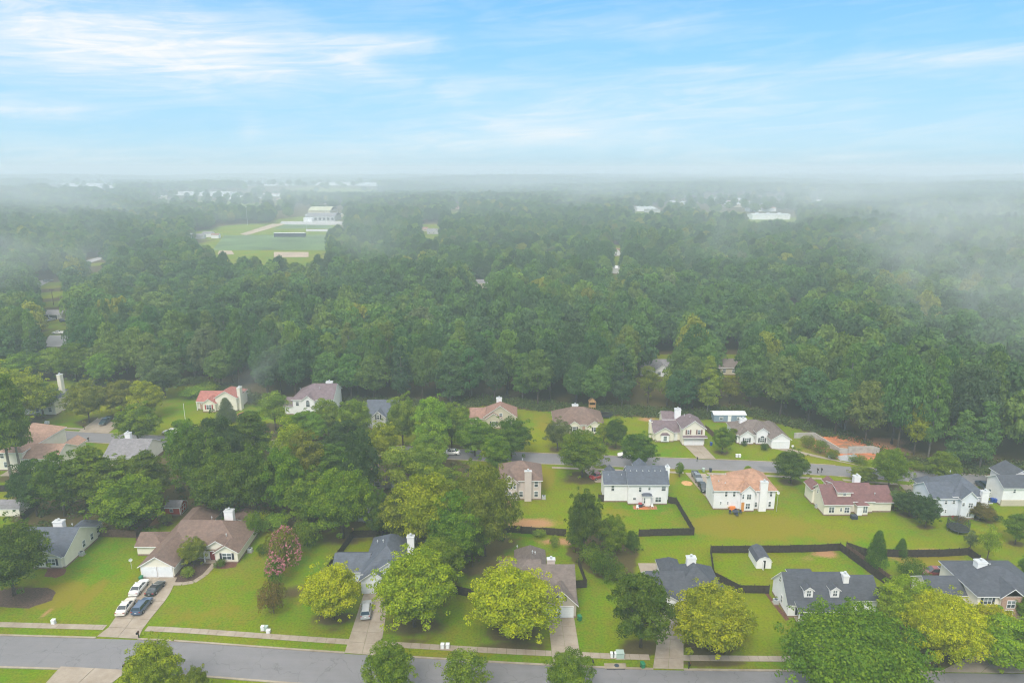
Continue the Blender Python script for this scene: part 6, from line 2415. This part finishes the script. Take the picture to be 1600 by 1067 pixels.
item('patio_table', (1149, 803), 'round dark patio table with chairs behind the orange roofed house', 'patio table', [
    ('tabletop', 'dark_plastic', lambda b: b.cyl(0, 0, .70, .74, .75, .75, 18)), ('pedestal', 'dark_plastic', lambda b: [b.cyl(0, 0, 0, .7, .05, .05, 8), b.cyl(0, 0, 0, .05, .35, .3, 12)])])
for k, (dx, dy) in enumerate([(-1.2, 0), (1.2, 0.1), (0, -1.1), (0.2, 1.0)]):
    x, y = G(1149, 803)
    o = empty('patio_chair', (x + dx, y + dy, 0), ['dark patio chair left of the round table behind the orange roofed house', 'dark patio chair right of the round table behind the orange roofed house', 'dark patio chair on the lawn side of the round table', 'dark patio chair on the house side of the round table'][k], 'patio chair')
    mb = MB()
    chair(mb, 0, 0, 0 if k < 3 else pi)
    mb.build('seat', 'dark_plastic', o)
item('grill', (1144, 797), 'orange covered grill against the wall of the orange roofed house', 'grill', [
    ('cover', 'orange_plastic', lambda b: b.box(-.7, .7, -.35, .35, .15, .95, 0, (-.6, .6, -.25, .25))), ('shelf', 'orange_wood', lambda b: b.box(-1.0, -.72, -.25, .25, .75, .8))])
item('grill', (1000, 792), 'dark and red grill on the patio of the white two storey house', 'grill', [
    ('lid', 'red_car_paint', lambda b: b.box(-.45, .45, -.28, .28, .8, 1.15, 0, (-.35, .35, -.12, .12))), ('cart', 'dark_plastic', lambda b: [b.box(-.5, .5, -.3, .3, .1, .78), b.box(.5, .85, -.25, .25, .72, .76)])])
for px, m, lb in [((996, 795), 'white_plastic', 'white chair on the red patio, nearer the grill'), ((1019, 793), 'white_plastic', 'white chair at the right of the red patio'), ((1489, 812), 'red_car_paint', 'red item of furniture by the wall of the hip and gable house'), ((1499, 814), 'white_plastic', 'white chair by the back bay of the hip and gable house'), ((30, 735), 'dark_plastic', 'dark patio chair behind the salmon roofed house')]:
    o = item('garden_chair', px, lb, 'garden chair', [('seat', m, lambda b: chair(b, 0, 0, 0))])
polysheet('patio', [(27.6, 140.4), (33.0, 140.4), (33.0, 142.2), (27.6, 142.2)], 0.03, 'clay', 'structure', .08)
item('storage_box', (1334, 810), 'dark storage box on the lawn behind the maroon roofed house', 'storage box', [
    ('body', 'dark_plastic', lambda b: b.box(-.65, .65, -.45, .45, 0, .75)), ('lid', 'dark_plastic', lambda b: b.box(-.7, .7, -.5, .5, .76, .92, 0, (-.6, .6, -.4, .4)))])
item('rubbish_pile', (1500, 886), 'heap of pale and yellow yard junk behind the brick bay house', 'junk pile', [
    ('crate', 'galvanised', lambda b: b.box(-.9, .1, -.4, .4, 0, .6)), ('crate', 'white_plastic', lambda b: b.box(.2, .9, -.4, .3, 0, .8, 0, (.25, .8, -.3, .3))),
    ('ball', 'yellow_plastic', lambda b: b.tube([(-1.2, 0, .05), (-1.2, 0, .25), (-1.2, 0, .5), (-1.2, 0, .6)], [.2, .36, .3, .05], 10)), ('board', 'dark_plastic', lambda b: b.box(-.6, .6, .42, .5, 0, 1.1))])
item('play_tower', (925, 641), 'orange brown wooden play tower at the wood edge behind the twin gable house', 'play tower', [
    ('tower', 'orange_wood', lambda b: [b.box(-1.0, -.88, -1, -.88, 0, 3), b.box(.88, 1, -1, -.88, 0, 3), b.box(-1, -.88, .88, 1, 0, 3), b.box(.88, 1, .88, 1, 0, 3), b.box(-1, 1, -1, 1, 1.3, 1.45), b.box(-1, 1, -1.03, -.98, 1.45, 2.2)]),
    ('roof', 'orange_wood', lambda b: b.box(-1.2, 1.2, -1.2, 1.2, 3.0, 4.2, 0, (-.1, .1, -1.2, 1.2))), ('ladder', 'orange_wood', lambda b: [b.tube([(-.3, -1.6, 0), (-.3, -1.0, 1.4)], [.05, .05], 4), b.tube([(.3, -1.6, 0), (.3, -1.0, 1.4)], [.05, .05], 4)])])
item('paddling_pool', (903, 646), 'small blue pool with white toys behind the twin gable house', 'paddling pool', [
    ('pool', 'blue_plastic', lambda b: b.cyl(0, 0, 0, .6, 1.4, 1.5, 18)), ('cover', 'white_plastic', lambda b: b.box(.2, 1.3, -.6, .2, .6, .75))])
item('flag_pole', (289.5, 656), 'thin white pole on the lawn left of the red roofed house', 'pole', [
    ('pole', 'white_plastic', lambda b: b.cyl(0, 0, 0, 5.2, .07, .05, 8)), ('finial', 'white_plastic', lambda b: b.cyl(0, 0, 5.2, 5.4, .1, .02, 8))])
for px, hh, lb in [((84, 477), 9, 'dark utility pole on the mown yard above the carport house'), ((387, 352), 24, 'tall floodlight pole left of the upper sports pitch'),
                   ((480, 366), 22, 'tall floodlight pole beside the long dark stand'), ((510, 348), 26, 'tall floodlight pole in front of the yellow roofed hall'), ((302, 396), 18, 'street lamp with bright head rising from the woods at left')]:
    item('lamp_post', px, lb, 'pole', [('pole', 'galvanised' if hh > 10 else 'bark', lambda b: b.cyl(0, 0, 0, hh, .18, .12, 6)), ('crossarm', 'white_plastic' if hh > 10 else 'bark', lambda b: b.box(-1.3, 1.3, -.15, .15, hh - .5, hh))])

# retaining walls of the clay building plot: poured panels with joints
WALLS = [([(80.6, 182.4), (86.4, 182.8), (88.5, 171.6), (90.6, 171.2)], 1.6, 'L shaped concrete retaining wall at the clay plot beside the white ranch house'),
         ([(90.9, 171.6), (97.6, 172.0), (98.8, 170.6)], 2.0, 'taller concrete retaining wall facing the street at the clay plot')]
for P, hh, lb in WALLS:
    root = empty('retaining_wall', (P[0][0], P[0][1], 0), lb, 'retaining wall')
    for (a, b), (c, d) in zip(P, P[1:]):
        L = math.hypot(c - a, d - b)
        n = max(1, round(L / 1.5))
        ang = math.atan2(d - b, c - a)
        for k in range(n):
            f = k / n
            mb = MB()
            w = L / n
            mb.box(0.015, w - .015, -.12, .12, 0, hh)
            for j in range(3):
                mb.box(w * (j + .5) / 3 - .02, w * (j + .5) / 3 + .02, -.135, -.12, .05, hh - .05)
            o = mb.build('panel', 'wall_concrete', root)
            o.location = (a + (c - a) * f - P[0][0], b + (d - b) * f - P[0][1], rnd.uniform(-.02, .02))
            o.rotation_euler = (0, 0, ang)
# raised clay behind the walls
mb = MB()
for (q, z) in [([(86.9, 182.4), (89.0, 172.2), (97.8, 172.5), (101, 175.5), (97, 184)], .5)]:
    i = len(mb.v)
    n = len(q)
    cx, cy_ = sum(a for a, b in q) / n, sum(b for a, b in q) / n
    rr = random.Random(3)
    for k in range(n):
        a, b = q[k], q[(k + 1) % n]
        mb.face([(a[0], a[1], z - .2), (b[0], b[1], z - .25), (cx, cy_, z + .15)])
        oa = (cx + (a[0] - cx) * 1.5, cy_ + (a[1] - cy_) * 1.5) if k not in (0, 1, 2) else a
        ob = (cx + (b[0] - cx) * 1.5, cy_ + (b[1] - cy_) * 1.5) if (k + 1) % n not in (0, 1, 2) else b
        mb.face([(a[0], a[1], z - .2), (b[0], b[1], z - .25), (ob[0], ob[1], 0 if ob != b else z - .5), (oa[0], oa[1], 0 if oa != a else z - .5)])
tag(mb.build('clay_bank', 'clay'), kind='structure')


# ---------------------------------------------------------------- far clearings, seen through the haze
def far_sheet(name, px, m, z=.08):
    o = polysheet(name, W(px), z, m, 'structure')
    return o


far_sheet('sports_field', [(332, 391), (508, 391), (512, 367), (350, 368)], 'field_grass')
far_sheet('sports_field', [(428, 358), (525, 357), (512, 351), (446, 351)], 'field_grass')
far_sheet('field_track', [(385, 368), (440, 352), (446, 350), (425, 350), (375, 366)], 'tan_lot', .12)
far_sheet('field_track', [(478, 362), (520, 362), (516, 358.5), (478, 358.5)], 'pale_lot', .12)
far_sheet('clay_infield', [(428, 402), (482, 402), (482, 394), (428, 394)], 'tan_lot', .12)
far_sheet('clay_infield', [(340, 398), (366, 398), (362, 392), (342, 392)], 'tan_lot', .12)
far_sheet('car_park', [(436, 351), (545, 352), (535, 346), (440, 346)], 'pale_lot', .1)
far_sheet('car_park', [(429, 343), (446, 343), (445, 322), (436, 322)], 'pale_lot', .1)
far_sheet('car_park', [(734, 463), (772, 461), (770, 452), (736, 454)], 'pale_lot', .1)
far_sheet('road', [(46, 452), (60, 449), (82, 438), (64, 438), (48, 446)], 'far_road', .1)
far_sheet('road', [(130, 414), (160, 405), (158, 401), (132, 408)], 'far_road', .1)
far_sheet('road', [(62, 542), (112, 542), (108, 524), (78, 524)], 'far_road', .1)


def big_shed(px, wd, dp, h, roof, wall, label, ang=0.0, rise=None, windows=0, dz=0.0):
    X, Y = G(*px)
    tz = terrain(X, Y) + dz
    o = empty('warehouse', (X, Y, tz), label, 'building', rz=ang)
    mb = MB()
    mb.box(-wd / 2, wd / 2, 0, dp, -6, h)
    mb.build('wall', wall, o)
    rb = MB()
    rise = h * .12 if rise is None else rise
    n = 6 if rise > 2 else 2
    for k in range(n):
        a, b = k / n, (k + 1) / n
        za, zb_ = h + rise * sin(pi * a) + .1, h + rise * sin(pi * b) + .1
        rb.face([(-wd / 2 - .5, -.5 + (dp + 1) * a, za), (wd / 2 + .5, -.5 + (dp + 1) * a, za), (wd / 2 + .5, -.5 + (dp + 1) * b, zb_), (-wd / 2 - .5, -.5 + (dp + 1) * b, zb_)])
    rb.build('roof', roof, o)
    for k in range(windows):
        w_ = MB()
        u = -wd / 2 + wd * (k + .5) / windows
        w_.box(u - wd / windows * .28, u + wd / windows * .28, -.06, .02, h * .25, h * .7)
        w_.build('window', 'glass', o)
    return o


big_shed((452, 370.5), 34, 6, 4.2, 'far_roof_white', 'shutter_dark', 'long low dark stand with white roof between two sports pitches', rise=.2)
big_shed((500, 346), 42, 40, 7, 'grey_shingle', GRY, 'large grey roofed hall behind the sports pitches', rise=3.5, windows=7)
big_shed((499, 339), 34, 50, 9, 'far_roof_yellow', 'beige_siding', 'large pale yellow roofed hall behind the grey one', rise=5)
big_shed((481, 347), 12, 8, 5, 'far_roof_white', WHT, 'small white annex left of the grey roofed hall')
big_shed((532, 340), 14, 10, 5, 'far_roof_white', 'beige_siding', 'small pale building right of the grey roofed hall')
for px, wd, dp, h, rf, wl, lb in [
    ((1010, 330), 38, 45, 6, 'far_roof_white', WHT, 'bright white roofed building alone in the hazy woods, centre right'),
    ((1020, 332), 30, 14, 5, 'grey_shingle', GRY, 'grey low annex right of the bright white roofed building'),
    ((1009, 318), 8, 60, 7, 'far_roof_white', WHT, 'slim white building just behind the bright white roofed one'),
    ((1052, 317), 12, 20, 6, 'far_roof_white', WHT, 'small white building, left one of two beyond the bright white roof'),
    ((1070, 319), 16, 20, 6, 'far_roof_white', WHT, 'small white building, right one of two beyond the bright white roof'),
    ((1205, 343), 66, 30, 7, 'far_roof_white', WHT, 'long bright white building in the haze at right'),
    ((1192, 330), 55, 30, 6, 'far_roof_rust', WHT, 'rusty roofed building behind the long bright white one'),
    ((1150, 322), 70, 30, 6, 'far_roof_white', 'beige_siding', 'pale building left behind the long bright white one'),
    ((1165, 316), 90, 40, 7, 'far_roof_rust', WHT, 'wide rust roofed building further back at right'),
    ((1135, 312), 90, 40, 8, 'far_roof_white', WHT, 'wide white building furthest back at right'),
    ((1277, 313), 50, 25, 7, 'far_roof_white', WHT, 'small white building in the haze far right'),
    ((125, 294), 180, 80, 9, 'far_roof_white', WHT, 'wide white warehouse on the horizon at far left'),
    ((165, 295), 60, 60, 8, 'far_roof_rust', WHT, 'pinkish warehouse on the horizon right of the far left white one'),
    ((315, 307), 180, 60, 9, 'far_roof_white', WHT, 'long white warehouse behind the dark tree line at left'),
    ((370, 311), 60, 40, 8, 'far_roof_white', WHT, 'bright end building right of the long white warehouse'),
    ((250, 313), 40, 30, 7, 'far_roof_yellow', 'beige_siding', 'cream building left of the long white warehouse'),
    ((435, 288), 220, 90, 12, 'far_roof_rust', WHT, 'pinkish warehouse roof near the horizon, centre left'),
    ((425, 305), 60, 40, 7, 'far_roof_rust', WHT, 'small rust roofed house block above the pale lot, centre left'),
    ((405, 308), 40, 40, 6, 'grey_shingle', WHT, 'pale grey roofed block left of the rust roofed one'),
    ((440, 314), 30, 30, 6, 'far_roof_rust', 'beige_siding', 'rust and beige house right above the pale lot'),
    ((520, 294), 150, 60, 10, 'far_roof_white', WHT, 'long white warehouse near the horizon, centre, left half'),
    ((570, 294), 100, 60, 10, 'far_roof_white', 'bluish_white_siding', 'long white warehouse near the horizon, centre, right half'),
    ((605, 295), 20, 30, 10, 'far_roof_white', WHT, 'tiny white block right of the long central warehouse')]:
    o = big_shed(px, wd * .85, dp * .8, h, rf, wl, lb)
    for k in range(3):   # plant on the roof
        u = MB()
        u.box(wd * (-.3 + .25 * k), wd * (-.3 + .25 * k) + wd * .05 + 1, dp * .3, dp * .3 + 4, h, h * 1.12 + 1.6)
        u.build('roof_unit', 'galvanised', o)

# ---------------------------------------------------------------- the air
def mist(px, py, z, w, dpt, hgt, dens, seed, lean=0.0):
    """a wisp of ground mist rising from the woods"""
    x, y = G(px, py, z)
    mb = MB()
    n, m = 14, 8
    for j in range(m):
        for k in range(n):
            q = []
            for (a, b) in ((k, j), (k + 1, j), (k + 1, j + 1), (k, j + 1)):
                th, ph = 2 * pi * (a % n) / n, pi * b / m
                q.append((sin(ph) * cos(th), sin(ph) * sin(th), -cos(ph)))
            mb.face(q)
    mm = bpy.data.materials.new('mist_air')
    mm.use_nodes = True
    t = mm.node_tree
    for nn_ in list(t.nodes):
        t.nodes.remove(nn_)
    o_ = nd(t, 'ShaderNodeOutputMaterial')
    v_ = nd(t, 'ShaderNodeVolumePrincipled')
    v_.inputs['Color'].default_value = (0.93, 0.97, 0.98, 1)
    tc = nd(t, 'ShaderNodeTexCoord')
    ln = nd(t, 'ShaderNodeVectorMath', operation='LENGTH')
    lk(t, tc.outputs['Object'], ln.inputs[0])
    mp = nd(t, 'ShaderNodeMapping')
    mp.inputs['Location'].default_value = (seed * 3.1, seed * 1.7, seed)
    mp.inputs['Scale'].default_value = (1.0, 1.0, .7)
    lk(t, tc.outputs['Object'], mp.inputs[0])
    nz = noise(t, mp.outputs[0], 1.5, 4, .6, .8)
    f = mth(t, 'SUBTRACT', mth(t, 'ADD', mth(t, 'MULTIPLY', mth(t, 'SUBTRACT', nz, .5), 2.6), .75), ln.outputs['Value'], clamp=True)
    lk(t, mth(t, 'MULTIPLY', f, dens * .8), v_.inputs['Density'])
    lk(t, v_.outputs[0], o_.inputs['Volume'])
    o = mb.build('mist', mm)
    # weld the ball so that it encloses a volume
    import bmesh
    bm = bmesh.new()
    bm.from_mesh(o.data)
    bmesh.ops.remove_doubles(bm, verts=bm.verts, dist=1e-4)
    bmesh.ops.recalc_face_normals(bm, faces=bm.faces)
    bm.to_mesh(o.data)
    bm.free()
    o.location = (x, y, z)
    o.scale = (w / 2, dpt / 2, hgt / 2)
    o.rotation_euler = (0, R(lean), 0)
    o['kind'] = 'stuff'


for a in [(1545, 420, 34, 120, 110, 74, .010, 1, 8), (1500, 350, 34, 240, 180, 60, .006, 2, 0), (1590, 500, 30, 80, 70, 56, .009, 3, 0), (1440, 400, 30, 160, 120, 50, .004, 14, 0),
          (1385, 318, 34, 520, 260, 64, .0042, 4, 6), (1340, 295, 40, 900, 300, 70, .0025, 5, 0), (1120, 365, 34, 90, 90, 62, .0065, 6, -14), (925, 300, 40, 160, 140, 62, .005, 7, -10),
          (60, 305, 38, 800, 300, 66, .0028, 8, 5), (30, 400, 34, 160, 120, 50, .006, 9, 0), (395, 590, 24, 13, 22, 40, .012, 10, 38), (560, 370, 34, 130, 110, 56, .0045, 11, 12),
          (800, 285, 40, 1300, 300, 60, .0018, 12, 0), (1240, 330, 36, 170, 140, 60, .005, 13, -20), (480, 300, 36, 500, 260, 60, .002, 15, 0)]:
    mist(*a)

mb = MB()
mb.box(-9600, 9600, -600, 9600, -30, 86)
hz = bpy.data.materials.new('haze_air')
hz.use_nodes = True
t = hz.node_tree
for n in list(t.nodes):
    t.nodes.remove(n)
o_ = nd(t, 'ShaderNodeOutputMaterial')
v_ = nd(t, 'ShaderNodeVolumePrincipled')
v_.inputs['Density'].default_value = 0.00055
v_.inputs['Color'].default_value = (0.77, 0.875, 0.945, 1)
v_.inputs['Anisotropy'].default_value = 0.0
lk(t, v_.outputs[0], o_.inputs['Volume'])
MATS['haze_air'] = hz
o = mb.build('haze', 'haze_air')
o['kind'] = 'stuff'
